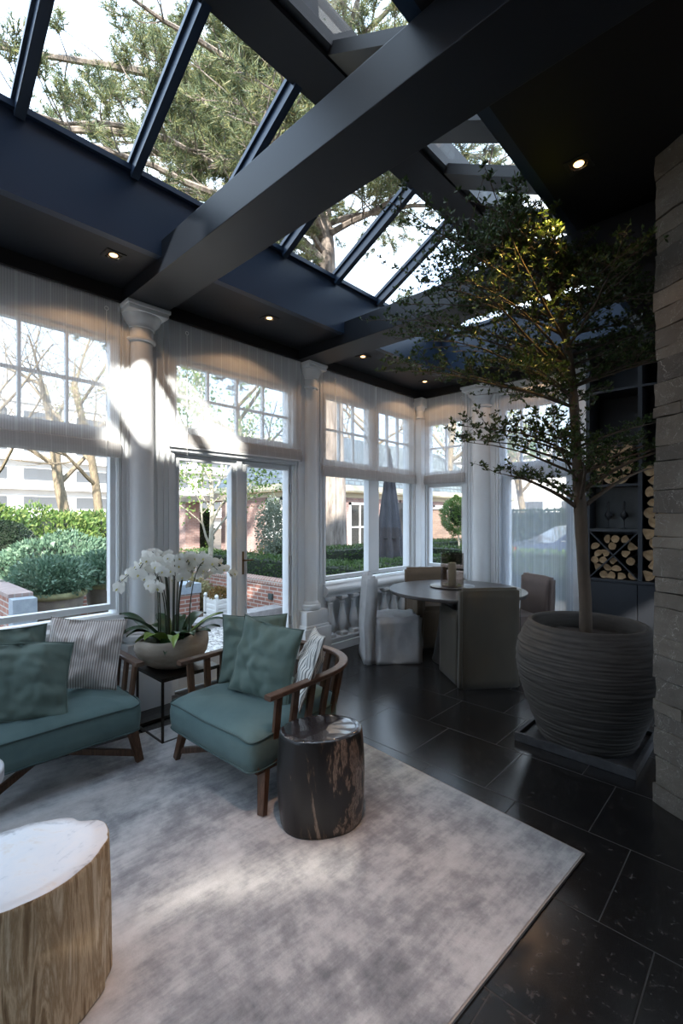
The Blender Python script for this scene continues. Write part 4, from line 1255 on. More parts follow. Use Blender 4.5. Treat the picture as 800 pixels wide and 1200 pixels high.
    for (h, az, L, rise) in specs:
        k = min(range(len(tp)), key=lambda i: abs(zs[i] - h))
        p0 = tp[k]; r0 = min(trd[k] * 0.5, 0.008 + 0.003 * L) if h > 1.7 else 0.016
        d = Vector((math.cos(az), math.sin(az), 0)); s = Vector((-d.y, d.x, 0))
        bend = r1.uniform(-0.25, 0.25); pts, rr = [], []
        n = 9
        for i in range(n + 1):
            f = i / n
            q = p0 + d * L * f + s * bend * L * f * f + Vector((0, 0, rise * L * (1.6 * f - 0.7 * f * f)))
            q += noise.noise_vector(q * 5 + Vector((h * 7, az, 0))) * 0.02 * f
            pts.append(q); rr.append(max(0.0022, r0 * (1 - f) ** 0.8))
        wp = np.array(pts) + bp
        okm = allowed(wp)
        cut = n + 1
        for i in range(n + 1):
            if not okm[i]: cut = i; break
        if cut < 4: continue
        pts, rr = pts[:cut], rr[:cut]
        bmb = B(); tube(bmb, pts, rr, 7); mains.append(bmb)
        # side sprays, nearly flat, denser towards the tip
        m = len(pts) - 1
        for i in range(16):
            f = 0.10 + 0.90 * i / 15
            j = f * m; i0 = min(int(j), m - 1); q = pts[i0].lerp(pts[i0 + 1], j - i0)
            tdir = (pts[i0 + 1] - pts[i0]).normalized()
            side = 1 if i % 2 else -1
            lat = tdir.cross(Vector((0, 0, 1))).normalized()
            sl = L * r1.uniform(0.16, 0.42) * (1.1 - 0.5 * f)
            dv = (tdir * r1.uniform(0.45, 0.9) + lat * side * r1.uniform(0.6, 1.0) + Vector((0, 0, r1.uniform(-0.05, 0.45)))).normalized()
            if f > 0.97: dv = tdir
            if h < 2.1: dv = (dv + Vector((0, 0, r1.uniform(-0.15, 0.55)))).normalized()
            e = q + dv * sl
            if not allowed(np.array([e]) + bp)[0]: continue
            if h < 2.1 and i % 2 and f < 0.9: continue
            mid = q.lerp(e, 0.5) + Vector((0, 0, 0.02 * sl))
            tube(twig, [q, mid, e], [0.0028, 0.0021, 0.0012], 4, caps=False)
            # twiglets with rosettes
            for g in range(8):
                ff = 0.15 + 0.85 * g / 7
                c = q.lerp(e, ff)
                off = Vector((r1.uniform(-1, 1), r1.uniform(-1, 1), r1.uniform(-0.25, 0.8))) * r1.uniform(0.012, 0.05)
                ce = c + off
                tube(twig, [c, ce], [0.0012, 0.0009], 3, caps=False)
                for _ in range(r1.randint(4, 7)):
                    LP.append(tuple(ce)); LN.append((r1.uniform(-1, 1), r1.uniform(-1, 1), r1.uniform(0.0, 1.0)))
    for b in mains: obj('branch', b, m_bark, t, True)
    obj('twigs', twig, m_bark, t)
    P = np.array(LP); N = np.array(LN)
    ok = allowed(P + bp); P, N = P[ok], N[ok]
    n = len(P)
    V, F = leaf_quads(P, N, rng.uniform(0.018, 0.036, n), rng.uniform(0.009, 0.015, n), rng, 0.25)
    m_lf = leafmat('small_glossy_leaf', [(0.017, 0.034, 0.009), (0.028, 0.053, 0.013), (0.044, 0.076, 0.018), (0.068, 0.102, 0.023)], 0.4, 0.25, 0.35)
    np_mesh('foliage', V, F, m_lf, t)
    print('tree leaves', n)
potted_tree()

t = thing('drip_tray', 'shallow square slate tray under the big pot', 'tray', (2.672, 3.375, 0))
M_TRAY = mat('slate_tray', (0.03, 0.03, 0.032), 0.55, var=[(0.35, (0.022, 0.022, 0.024)), (0.6, (0.05, 0.05, 0.052)), (0.75, (0.10, 0.10, 0.10))], scale=16, bumpy=0.2)
h = 0.352
bm = B(); box(bm, -h + 0.02, h - 0.02, -h + 0.08, h - 0.02, 0.004, 0.029); obj('tray_floor', bm, M_TRAY, t)
bm = B()
box(bm, -h, h, -h + 0.055, -h + 0.08, 0, 0.058, 0.003); box(bm, -h, h, h - 0.025, h, 0, 0.058, 0.003)
box(bm, -h, -h + 0.025, -h + 0.08, h - 0.025, 0, 0.058, 0.003); box(bm, h - 0.025, h, -h + 0.08, h - 0.025, 0, 0.058, 0.003)
obj('tray_rim', bm, M_TRAY, t)

# ------------------------------------------------------------------ dining group
TC = Vector((1.154, 4.374, 0))
t = thing('dining_table', 'round dark wood dining table in the glazed corner', 'dining table', TC)
M_TABLE = wood_material('smoked_oak', (0.030, 0.026, 0.025), (0.050, 0.044, 0.042), (0.074, 0.066, 0.063), (1.5, 12, 1.5), 0.30)
bm = B(); lathe(bm, [(0.66, 0.712), (0.695, 0.718), (0.70, 0.726), (0.70, 0.744), (0.695, 0.750), (0.3, 0.750)], segs=96); obj('table_top', bm, M_TABLE, t, True, angle=30)
bm = B(); lathe(bm, [(0.245, 0.0), (0.25, 0.01), (0.235, 0.06), (0.185, 0.35), (0.16, 0.60), (0.17, 0.70), (0.25, 0.712)], segs=48); obj('pedestal', bm, M_TABLE, t, True, angle=40)

def slip_chair(label, pos, facing, m, seam, arms, w=0.48, d=0.58, hs=0.47, hb=0.87, seed=0.0, back_lean=0.05, wob=0.010):
    """facing: plan angle the sitter looks to; local -y is the front"""
    t = thing('dining_chair', label, 'dining chair', pos, math.radians(facing + 90))
    sd = d - 0.10
    bm = softbox(w, sd, hs, 12, wob, 4.5, seed, 0.035, 0.03); bmesh.ops.translate(bm, verts=bm.verts, vec=(0, -d / 2 + sd / 2, 0))
    obj('seat_cover', bm, m, t, True)
    bm = softbox(w + 0.012, 0.105, hb, 12, wob, 4.5, seed + 3, 0.03, 0.025)
    for v in bm.verts: v.co.y += back_lean * max(0, v.co.z - 0.40) / (hb - 0.40); 
    bmesh.ops.translate(bm, verts=bm.verts, vec=(0, d / 2 - 0.05, 0))
    bk = obj('back_cover', bm, m, t, True)
    bm = B(); hw = w / 2 + 0.003
    y = lambda z, f: d / 2 - 0.05 + f * 0.054 + back_lean * max(0, z - 0.40) / (hb - 0.40)
    for f in (-1, 1):
        tube(bm, [(-hw, y(0.02, f), 0.02), (-hw, y(0.45, f), 0.45), (-hw, y(hb - 0.02, f), hb - 0.012), (hw, y(hb - 0.02, f), hb - 0.012), (hw, y(0.45, f), 0.45), (hw, y(0.02, f), 0.02)], 0.004, 6)
    if arms and w < 0.535 and pos[0] > 1: obj('cover_seam', bm, seam, bk, True)
    else: bm.free()
    if arms:
        for sx in (-1, 1):
            bm = softbox(0.085, sd + 0.02, 0.645, 10, wob * 0.7, 4.5, seed + 5 + sx, 0.03, 0.02)
            bmesh.ops.translate(bm, verts=bm.verts, vec=(sx * (w / 2 - 0.035), -d / 2 + sd / 2, 0))
            obj('arm_cover', bm, m, t, True)
    return t
M_LINEN = cloth_material('pale_grey_linen', (0.36, 0.37, 0.38), (0.46, 0.47, 0.48), 7, 350)
M_OLIVE = cloth_material('olive_canvas', (0.034, 0.027, 0.017), (0.046, 0.037, 0.024), 4, 350)
M_OLIVE_S = cloth_material('olive_canvas_seam', (0.045, 0.042, 0.032), (0.06, 0.056, 0.043), 4, 350)
M_BROWN = cloth_material('brown_linen', (0.105, 0.072, 0.044), (0.135, 0.095, 0.060), 5, 350)
M_BROWN_S = cloth_material('brown_linen_seam', (0.05, 0.04, 0.03), (0.07, 0.055, 0.04), 5, 350)
M_TAUPE = cloth_material('taupe_linen', (0.115, 0.085, 0.076), (0.145, 0.110, 0.098), 5, 350)
def face_to_table(p): return math.degrees(math.atan2(TC.y - p[1], TC.x - p[0]))
slip_chair('white linen covered chair beside the balustrade', (0.575, 3.985, 0), face_to_table((0.60, 3.80)) + 2, M_LINEN, M_LINEN, False, 0.46, 0.60, 0.47, 0.885, 1.0, -0.03, 0.03)
ch = slip_chair('olive covered armchair with its back turned, beside the big pot', (1.56, 4.045, 0), face_to_table((1.56, 4.045)), M_OLIVE, M_OLIVE_S, True, 0.53, 0.56, 0.47, 0.875, 5.0, 0.015, 0.006)
bm = B(); box(bm, -0.281, -0.272, 0.225, 0.228, 0.20, 0.245); obj('care_tag', bm, M_WHITE, ch)
slip_chair('brown covered armchair behind the table under the double window', (0.56, 4.86, 0), -38, M_BROWN, M_BROWN_S, True, 0.53, 0.56, 0.47, 0.87, 9.0, 0.03, 0.006)
slip_chair('taupe covered chair across the table in front of the long sheer', (1.575, 4.955, 0), face_to_table((1.60, 5.12)) , M_TAUPE, M_BROWN_S, False, 0.46, 0.54, 0.47, 0.87, 13.0, 0.03, 0.010)

pc = Vector((1.06, 4.455, 0.750))
t = thing('candle_plate', 'flat dark round plate under the hurricane glass', 'plate', pc)
bm = B(); lathe(bm, [(0.20, 0.0), (0.235, 0.006), (0.24, 0.012), (0.236, 0.014), (0.215, 0.008), (0.05, 0.006)], segs=64); obj('plate', bm, mat('bronze_plate', (0.05, 0.038, 0.03), 0.3, 0.6), t, True, angle=40)
t = thing('hurricane_glass', 'smoked glass cylinder on the dining table', 'hurricane glass', pc + Vector((0, 0, 0.0075)))
bm = B(); lathe(bm, [(0.118, 0.001), (0.122, 0.008), (0.122, 0.355), (0.119, 0.358), (0.116, 0.355), (0.116, 0.016)], segs=56, caps=False); bm.faces.new([v for v in list(bm.verts)[-56:]]); bm.faces.new([v for v in list(bm.verts)[:56]][::-1])
obj('glass_cylinder', bm, glassmat('smoked_glass', (0.74, 0.69, 0.66)), t, True, angle=40)
t = thing('pillar_candle', 'thick grey-green candle inside the smoked glass cylinder', 'candle', pc + Vector((0, 0, 0.024)))
bm = B(); lathe(bm, [(0.040, 0.0), (0.041, 0.003), (0.041, 0.232), (0.038, 0.238), (0.015, 0.234)], segs=32); obj('wax', bm, mat('candle_wax', (0.46, 0.47, 0.37), 0.5), t, True, angle=40)
bm = B(); tube(bm, [(0, 0, 0.233), (0.002, 0, 0.244), (0.005, 0, 0.252)], 0.0018, 6); obj('wick', bm, M_BLACK, t)

# ------------------------------------------------------------------ log store and cabinet
M_CAB = mat('cabinet_lacquer', (0.012, 0.014, 0.018), 0.45)
M_NICHE = mat('raw_steel_back', (0.05, 0.052, 0.05), 0.5, 0.4, var=[(0.3, (0.04, 0.042, 0.04)), (0.7, (0.075, 0.077, 0.073))], scale=5)
t = thing('log_cabinet', 'dark built-in cabinet with log niches beside the stone pier', 'cabinet', (2.16, 5.2, 0))
bm = B(); box(bm, 2.165, 3.30, 5.215, 5.575, 0.05, 0.86); box(bm, 2.18, 3.28, 5.24, 5.57, 0.0, 0.05); obj('cabinet_body', bm, M_CAB, t, world=True)
for a, b in ((2.17, 2.622), (2.628, 3.08)):
    bm = B(); box(bm, a, b, 5.195, 5.215, 0.06, 0.85, 0.003); obj('door', bm, M_CAB, t, world=True)
bm = B(); box(bm, 2.15, 3.32, 5.185, 5.575, 0.86, 0.885, 0.003); obj('worktop', bm, M_CAB, t, world=True)
bm = B()
for x0, x1 in ((2.165, 2.20), (2.625, 2.66), (3.02, 3.05)): box(bm, x0, x1, 5.215, 5.57, 0.885, 3.2)
for z in (1.355, 1.805, 2.75): box(bm, 2.20, 2.625, 5.215, 5.57, z, z + 0.022)
box(bm, 2.66, 3.02, 5.215, 5.57, 2.75, 2.772)
# crossed dividers of the lower niche
bar(bm, (2.20, 5.39, 0.89), (2.625, 5.39, 1.35), 0.012, 0.34, up=(0, 1, 0), bev=0); bar(bm, (2.625, 5.39, 0.89), (2.20, 5.39, 1.35), 0.012, 0.34, up=(0, 1, 0), bev=0)
obj('niche_frame', bm, M_CAB, t, world=True)
bm = B(); box(bm, 2.20, 2.625, 5.44, 5.45, 1.377, 1.805); box(bm, 2.20, 2.625, 5.222, 5.45, 1.3775, 1.383); obj('niche_back', bm, M_NICHE, t, world=True)
for k, x in enumerate((2.345, 2.485)):
    s = thing('statuette', ('left' if k == 0 else 'right') + ' one of the pair of dark statuettes in the shelf box', 'statuette', (x, 5.33, 1.384), 0)
    bm = B(); lathe(bm, [(0.022, 0.0), (0.022, 0.008), (0.004, 0.012), (0.004, 0.09)], segs=16); obj('stand', bm, M_BLACK, s, True, angle=40)
    bm = B(); lathe(bm, [(0.006, 0.085), (0.016, 0.10), (0.030, 0.12), (0.034, 0.14), (0.026, 0.16), (0.015, 0.17), (0.011, 0.18), (0.011, 0.265), (0.006, 0.275)], segs=20)
    for v in bm.verts: v.co.y *= 0.6; v.co += noise.noise_vector(v.co * 30 + Vector((k, 0, 0))) * 0.004
    obj('figure', bm, M_BLACK, s, True)

M_END = mat('split_log_end', (0.32, 0.20, 0.10), 0.85, var=[(0.3, (0.19, 0.115, 0.055)), (0.55, (0.34, 0.22, 0.115)), (0.75, (0.44, 0.31, 0.18))], scale=22, bumpy=0.2)
M_BARK = mat('log_bark', (0.05, 0.034, 0.022), 0.95, var=[(0.3, (0.03, 0.02, 0.014)), (0.7, (0.085, 0.06, 0.042))], scale=30, bumpy=0.6)
def log(x, z, r, rot, kind, label, group, rr):
    """split log lying front to back: a wedge or a half or a quarter, end grain to the room"""
    if kind == 0: poly = [(math.cos(a), math.sin(a)) for a in np.linspace(0.2, PI - 0.2, 7)] + [(-0.75, -0.15), (0.1, -0.3), (0.8, -0.1)]
    elif kind == 1: poly = [(math.cos(a), math.sin(a)) for a in np.linspace(0.5, PI - 0.5, 6)] + [(-0.25, -0.75), (0.1, -0.85)]
    else: poly = [(0.9 * math.cos(a) * rr.uniform(0.85, 1.05), 0.9 * math.sin(a) * rr.uniform(0.85, 1.05)) for a in np.linspace(0, 2 * PI, 10)[:-1]]
    c, s = math.cos(rot), math.sin(rot)
    cx = sum(p[0] for p in poly) / len(poly); cz = sum(p[1] for p in poly) / len(poly)
    poly = [((p[0] - cx) * r, (p[1] - cz) * r) for p in poly]
    poly = [(p[0] * c - p[1] * s, p[0] * s + p[1] * c) for p in poly]
    bm = B(); L = rr.uniform(0.27, 0.30); y0 = rr.uniform(-0.01, 0.015)
    prism(bm, poly, y0, y0 + L, 1)
    for f in bm.faces: f.material_index = 1 if abs(f.normal.y) < 0.5 else 0
    o = obj('split_log', bm, [M_END, M_BARK])
    o.location = (x, 5.245, z)
    tag(o, label, 'log', group)
rr = random.Random(3)
def log_fill(x0, x1, z0, z1, label, group, ztop=None, step=0.078, skip=None):
    z = z0 + step * 0.42; row = 0
    while z < z1 - step * 0.35:
        x = x0 + step * 0.46 + (row % 2) * step * 0.35
        while x < x1 - step * 0.40:
            if not (skip and skip(x, z)):
                log(x, z, rr.uniform(0.53, 0.60) * step, rr.uniform(0, 2 * PI), rr.choice((0, 0, 1, 1, 2)), label, group, rr)
            x += step * rr.uniform(0.94, 1.08)
        z += step * 0.90; row += 1
def on_x(x, z):
    f = (x - 2.20) / 0.425; g = (z - 0.89) / 0.46
    return min(abs(f - g), abs(1 - f - g)) < 0.055
log_fill(2.205, 2.62, 0.888, 1.35, 'split log between the crossed dividers above the cabinet doors', 'logs in the lower niche', skip=on_x, step=0.080)
log_fill(2.665, 3.015, 0.888, 2.0, 'split log in the tall narrow niche next to the stone pier', 'logs in the tall niche', step=0.112)
log_fill(2.205, 2.62, 1.83, 2.30, 'split log stacked above the shelf box with the statuettes', 'logs in the upper niche', step=0.112)
# ------------------------------------------------------------------ garden
def brick_material(name, c0, c1, mortar, bw=0.21, bh=0.065, axis='x', ms=0.008):
    m, nt, out = base(name)
    tc = nd(nt, 'ShaderNodeTexCoord'); sp = nd(nt, 'ShaderNodeSeparateXYZ'); nt.links.new(tc.outputs['Object'], sp.inputs[0])
    ad = nd(nt, 'ShaderNodeMath', operation='ADD'); nt.links.new(sp.outputs[0], ad.inputs[0]); nt.links.new(sp.outputs[1], ad.inputs[1])
    cm = nd(nt, 'ShaderNodeCombineXYZ'); nt.links.new(ad.outputs[0], cm.inputs[0]); nt.links.new(sp.outputs[2], cm.inputs[1])
    b = nd(nt, 'ShaderNodeTexBrick'); b.inputs['Scale'].default_value = 1.0
    b.inputs['Brick Width'].default_value = bw; b.inputs['Row Height'].default_value = bh; b.inputs['Mortar Size'].default_value = ms
    b.inputs['Color1'].default_value = (*c0, 1); b.inputs['Color2'].default_value = (*c1, 1); b.inputs['Mortar'].default_value = (*mortar, 1)
    nt.links.new(cm.outputs[0], b.inputs['Vector'])
    n = noise_tex(nt, tc.outputs['Object'], 1.3, 6); tone = ramp(nt, n, [(0.3, (0.78, 0.78, 0.8)), (0.7, (1.12, 1.1, 1.08))])
    mu = nd(nt, 'ShaderNodeMix', data_type='RGBA', blend_type='MULTIPLY'); mu.inputs[0].default_value = 1
    nt.links.new(b.outputs['Color'], mu.inputs[6]); nt.links.new(tone, mu.inputs[7])
    p = nd(nt, 'ShaderNodeBsdfPrincipled'); p.inputs['Roughness'].default_value = 0.9
    nt.links.new(mu.outputs[2], p.inputs['Base Color']); nt.links.new(bump(nt, b.outputs['Fac'], -0.4, 0.01), p.inputs['Normal'])
    nt.links.new(p.outputs[0], out.inputs[0]); return m
M_BRICK_RED = brick_material('red_brick', (0.26, 0.115, 0.085), (0.36, 0.17, 0.125), (0.45, 0.42, 0.38))
M_BRICK_PINK = brick_material('weathered_pink_brick', (0.33, 0.20, 0.175), (0.42, 0.265, 0.235), (0.42, 0.37, 0.34))
M_BRICK_BROWN = brick_material('old_brown_brick', (0.20, 0.135, 0.105), (0.28, 0.19, 0.145), (0.25, 0.22, 0.19))
M_CAPSTONE = mat('blue_grey_stone', (0.28, 0.32, 0.36), 0.8, var=[(0.3, (0.24, 0.28, 0.32)), (0.7, (0.33, 0.37, 0.41))], scale=12, bumpy=0.2)
M_KERB = mat('kerb_concrete', (0.30, 0.29, 0.30), 0.85, var=[(0.3, (0.24, 0.235, 0.24)), (0.7, (0.36, 0.35, 0.35))], scale=10, bumpy=0.2)
M_SOIL = mat('garden_soil', (0.10, 0.07, 0.045), 0.95, var=[(0.3, (0.075, 0.05, 0.033)), (0.5, (0.12, 0.085, 0.055)), (0.7, (0.16, 0.12, 0.07))], scale=3, bumpy=0.5)
M_CREAM = mat('cream_woodwork', (0.62, 0.58, 0.42), 0.5)
M_OWHITE = mat('white_woodwork', (0.70, 0.70, 0.68), 0.5)
M_ROOF = None
def roof_material():
    m, nt, out = base('glazed_pantiles')
    tc = nd(nt, 'ShaderNodeTexCoord'); sp = nd(nt, 'ShaderNodeSeparateXYZ'); nt.links.new(tc.outputs['Object'], sp.inputs[0])
    ad = nd(nt, 'ShaderNodeMath', operation='ADD'); nt.links.new(sp.outputs[0], ad.inputs[0]); nt.links.new(sp.outputs[1], ad.inputs[1])
    cm = nd(nt, 'ShaderNodeCombineXYZ'); nt.links.new(ad.outputs[0], cm.inputs[0]); nt.links.new(sp.outputs[2], cm.inputs[1])
    b = nd(nt, 'ShaderNodeTexBrick'); b.inputs['Scale'].default_value = 1.0; b.inputs['Brick Width'].default_value = 0.34; b.inputs['Row Height'].default_value = 0.20; b.inputs['Mortar Size'].default_value = 0.035
    b.inputs['Color1'].default_value = (0.075, 0.10, 0.105, 1); b.inputs['Color2'].default_value = (0.12, 0.145, 0.15, 1); b.inputs['Mortar'].default_value = (0.025, 0.03, 0.033, 1)
    nt.links.new(cm.outputs[0], b.inputs['Vector'])
    p = nd(nt, 'ShaderNodeBsdfPrincipled'); p.inputs['Roughness'].default_value = 0.35
    nt.links.new(b.outputs['Color'], p.inputs['Base Color']); nt.links.new(bump(nt, b.outputs['Fac'], -0.8, 0.03), p.inputs['Normal'])
    nt.links.new(p.outputs[0], out.inputs[0]); return m
M_ROOF = roof_material()
M_PALEGLASS = mat('far_window_glass', (0.10, 0.105, 0.11), 0.3)
M_DARKGLASS = mat('house_window_glass', (0.03, 0.035, 0.035), 0.08, spec=0.6)

bm = B(); box(bm, -90, 40, -40, 95, -0.5, -0.14)
g = struct('ground', bm, M_SOIL)
bm = B(); box(bm, -2.05, -0.28, -3.5, 4.72, -0.15, -0.02)
o = obj('gravel', bm, mat('white_gravel', (0.5, 0.5, 0.5), 0.9, var=[(0.40, (0.16, 0.155, 0.15)), (0.5, (0.46, 0.45, 0.44)), (0.62, (0.68, 0.67, 0.66))], scale=26, bumpy=1.0, detail=3, bdist=0.03)); tag(o, 'white gravel strip outside the garden doors', 'gravel', kind='stuff')
bm = B(); box(bm, -2.30, -2.02, -3.5, 4.72, -0.15, 0.10, 0.008)
o = obj('kerb', bm, M_KERB); tag(o, 'grey stone kerb along the white gravel', 'kerb', kind='structure')
bm = B(); box(bm, -6.5, -0.4, 4.74, 4.98, -0.16, 0.40); 
t = thing('garden_wall', 'low red brick wall seen through the right-hand garden door', 'garden wall', (-3, 4.86, -0.15)); obj('brickwork', bm, M_BRICK_RED, t, world=True)
bm = B(); box(bm, -6.5, -0.4, 4.72, 5.0, 0.40, 0.475, 0.004); obj('coping', bm, brick_material('soldier_brick', (0.30, 0.17, 0.13), (0.38, 0.23, 0.18), (0.42, 0.38, 0.34), 0.07, 0.3), t, world=True)
bm = B(); box(bm, -2.45, -2.35, 4.70, 4.74, 0.16, 0.26, 0.01); obj('wall_light', bm, mat('dark_lantern', (0.05, 0.07, 0.07), 0.5), t, world=True)

NR = np.random.default_rng(11)
def blob_points(n, c, r, rng, shell=0.55, flat=1.0):
    d = rng.normal(0, 1, (n, 3)); d /= np.linalg.norm(d, axis=1, keepdims=True)
    k = (shell + (1 - shell) * rng.random((n, 1)) ** 0.5)
    lump = 1 + 0.18 * np.sin(d[:, :1] * 5 + c[0]) * np.cos(d[:, 1:2] * 6 + c[1]) + 0.10 * np.sin(d[:, 2:3] * 9 + d[:, :1] * 7)
    P = d * k * lump * np.array(r) + np.array(c)
    return P, d
def box_points(n, lo, hi, rng):
    lo, hi = np.array(lo), np.array(hi); s = hi - lo
    P = rng.random((n, 3)) * s + lo; D = np.zeros((n, 3))
    ar = np.array([s[1] * s[2], s[1] * s[2], s[0] * s[2], s[0] * s[2], s[0] * s[1] * 1.2]); f = rng.choice(5, n, p=ar / ar.sum())
    for i in range(5):
        m = f == i
        ax = (0, 0, 1, 1, 2)[i]; hi_side = i in (1, 3, 4)
        P[m, ax] = (hi[ax] if hi_side else lo[ax]) + rng.normal(0, 0.018, m.sum()); D[m, ax] = 1 if hi_side else -1
    return P, D
L_BOX = leafmat('boxwood_leaf', [(0.030, 0.062, 0.016), (0.052, 0.098, 0.026), (0.085, 0.145, 0.036)], 0.45, 0.2)
L_YELLOW = leafmat('yellow_green_leaf', [(0.12, 0.16, 0.025), (0.20, 0.24, 0.04), (0.27, 0.29, 0.06)], 0.5, 0.3)
L_LAUREL = leafmat('laurel_leaf', [(0.05, 0.105, 0.03), (0.095, 0.17, 0.045), (0.16, 0.24, 0.065), (0.26, 0.31, 0.10)], 0.4, 0.3)
L_RHODO = leafmat('rhododendron_leaf', [(0.07, 0.135, 0.085), (0.12, 0.20, 0.13), (0.19, 0.28, 0.18)], 0.4, 0.2)
L_OLIVE = leafmat('olive_leaf', [(0.13, 0.165, 0.12), (0.21, 0.25, 0.185), (0.30, 0.33, 0.25)], 0.5, 0.2)
L_YEW = leafmat('yew_leaf', [(0.012, 0.026, 0.014), (0.020, 0.040, 0.020), (0.032, 0.056, 0.026)], 0.5, 0.15)
L_FRESH = leafmat('fresh_green_leaf', [(0.07, 0.14, 0.03), (0.12, 0.20, 0.05), (0.20, 0.27, 0.08)], 0.45, 0.35)
L_NEEDLE = leafmat('pine_needle', [(0.085, 0.125, 0.075), (0.13, 0.175, 0.090), (0.20, 0.225, 0.095), (0.30, 0.27, 0.11)], 0.5, 0.25)
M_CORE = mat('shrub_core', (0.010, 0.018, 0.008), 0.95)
M_TBARK = mat('grey_tree_bark', (0.20, 0.155, 0.105), 0.9, var=[(0.3, (0.12, 0.095, 0.07)), (0.6, (0.25, 0.20, 0.13)), (0.75, (0.30, 0.27, 0.14))], scale=5, stretch=(3, 3, 0.8), bumpy=0.4)
M_PBARK = mat('pine_bark', (0.22, 0.18, 0.15), 0.95, var=[(0.3, (0.10, 0.08, 0.066)), (0.5, (0.24, 0.20, 0.17)), (0.7, (0.36, 0.31, 0.265))], scale=3.2, stretch=(2.6, 2.6, 0.55), bumpy=0.9, detail=8, bdist=0.04)
M_BIRCH = mat('pale_trunk', (0.42, 0.38, 0.29), 0.85, var=[(0.3, (0.30, 0.27, 0.20)), (0.7, (0.50, 0.46, 0.37))], scale=4)

def hedge(label, lo, hi, n, m, size=(0.035, 0.06), cat='hedge', name='box_hedge', group=None):
    t = thing(name, label, cat, ((lo[0] + hi[0]) / 2, (lo[1] + hi[1]) / 2, lo[2]), group=group)
    c = np.array(t.location)
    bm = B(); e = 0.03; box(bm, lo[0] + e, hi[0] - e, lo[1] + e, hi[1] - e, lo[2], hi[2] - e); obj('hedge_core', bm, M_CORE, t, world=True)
    P, D = box_points(n, lo, hi, NR); V, F = leaf_quads(P - c, D, NR.uniform(*size, n), NR.uniform(size[0] * 0.6, size[1] * 0.6, n), NR, 0.2); np_mesh('foliage', V, F, m, t)
def shrub(label, c, r, n, m, size=(0.05, 0.09), name='shrub', cat='shrub', trunk=None, base_z=None, core=0.8, group=None):
    bz = c[2] - r[2] if base_z is None else base_z
    t = thing(name, label, cat, (c[0], c[1], bz), group=group); o = np.array([c[0], c[1], bz])
    if core:
        bm = B(); bmesh.ops.create_icosphere(bm, subdivisions=3, radius=1.0)
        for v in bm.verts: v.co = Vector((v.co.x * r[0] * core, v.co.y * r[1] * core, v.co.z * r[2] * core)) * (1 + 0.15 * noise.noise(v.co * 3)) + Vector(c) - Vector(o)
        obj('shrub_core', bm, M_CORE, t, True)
    P, D = blob_points(n, c, r, NR, 0.72 if core else 0.3); V, F = leaf_quads(P - o, D, NR.uniform(*size, n), NR.uniform(size[0] * 0.4, size[1] * 0.45, n), NR, 0.25); np_mesh('foliage', V, F, m, t)
    if trunk:
        bm = B(); tube(bm, [(0, 0, 0), (0.02, 0.01, (c[2] - bz) * 0.5), (0, 0, c[2] - bz)], [trunk, trunk * 0.8, trunk * 0.6], 8); obj('trunk', bm, M_BIRCH, t, True)
    return t
hedge('clipped hedge on top of the low brick wall by the garden door', (-6.3, 5.14, -0.14), (-0.6, 5.75, 0.74), 9000, L_BOX)
hedge('long clipped hedge behind the leaning pine trunk', (-3.75, 6.3, -0.14), (-3.0, 12.5, 0.83), 8000, L_BOX)
hedge('lower clipped hedge nearer the double window', (-2.25, 5.9, -0.14), (-1.6, 9.0, 0.66), 5000, L_BOX)
hedge('clipped hedge running across behind the folded parasol and topiary tree', (-2.9, 9.6, -0.14), (2.4, 10.2, 0.78), 6000, L_BOX)
hedge('tall dark hedge beyond the car outside the long sheer', (-5.2, 17.9, -0.14), (2.5, 18.7, 1.72), 6000, L_YEW, (0.08, 0.14))
shrub('yellow-green bush between the low wall and the house', (-4.15, 6.5, 0.62), (0.75, 0.5, 0.42), 4500, L_YELLOW, (0.04, 0.07), base_z=-0.14)
shrub('silvery olive bush against the sunlit house wall', (-3.95, 6.02, 1.28), (0.34, 0.34, 0.62), 4500, L_OLIVE, (0.04, 0.07), 'olive_tree', 'olive tree', 0.04, -0.14, core=None)
t = shrub('standard topiary tree with a round crown on a thin stem', (-2.95, 11.75, 1.55), (0.42, 0.42, 0.50), 4500, L_FRESH, (0.05, 0.09), 'topiary_tree', 'topiary tree', 0.032, -0.14, core=0.55)
# window 1: left view
shrub('broad blue-green rhododendron behind the planters', (-6.85, 3.05, 0.45), (1.1, 1.25, 0.62), 14000, L_RHODO, (0.07, 0.12), base_z=-0.14)
shrub('lower rhododendron flank beside the conical yew', (-6.9, 2.35, 0.35), (0.9, 0.7, 0.45), 6000, L_RHODO, (0.07, 0.12), base_z=-0.14)
# conical yew
t = thing('conical_yew', 'dark conical yew at the edge of the first window', 'yew', (-8.3, 2.3, -0.14))
bm = B(); lathe(bm, [(0.62, 0.0), (0.66, 0.25), (0.62, 0.8), (0.5, 1.2), (0.25, 1.48), (0.02, 1.54)], segs=28); obj('yew_core', bm, M_CORE, t, True)
n = 12000; zz = NR.random(n); aa = NR.random(n) * 2 * PI; rr_ = np.interp(zz * 1.56, [0, 0.25, 0.8, 1.2, 1.48, 1.56], [0.65, 0.69, 0.65, 0.53, 0.27, 0.04]) * NR.uniform(0.96, 1.05, n)
P = np.stack([rr_ * np.cos(aa), rr_ * np.sin(aa), zz * 1.56], 1); D = np.stack([np.cos(aa), np.sin(aa), 0.3 + 0 * aa], 1)
V, F = leaf_quads(P, D, NR.uniform(0.03, 0.06, n), NR.uniform(0.018, 0.03, n), NR, 0.3); np_mesh('foliage', V, F, L_YEW, t)
k = 0
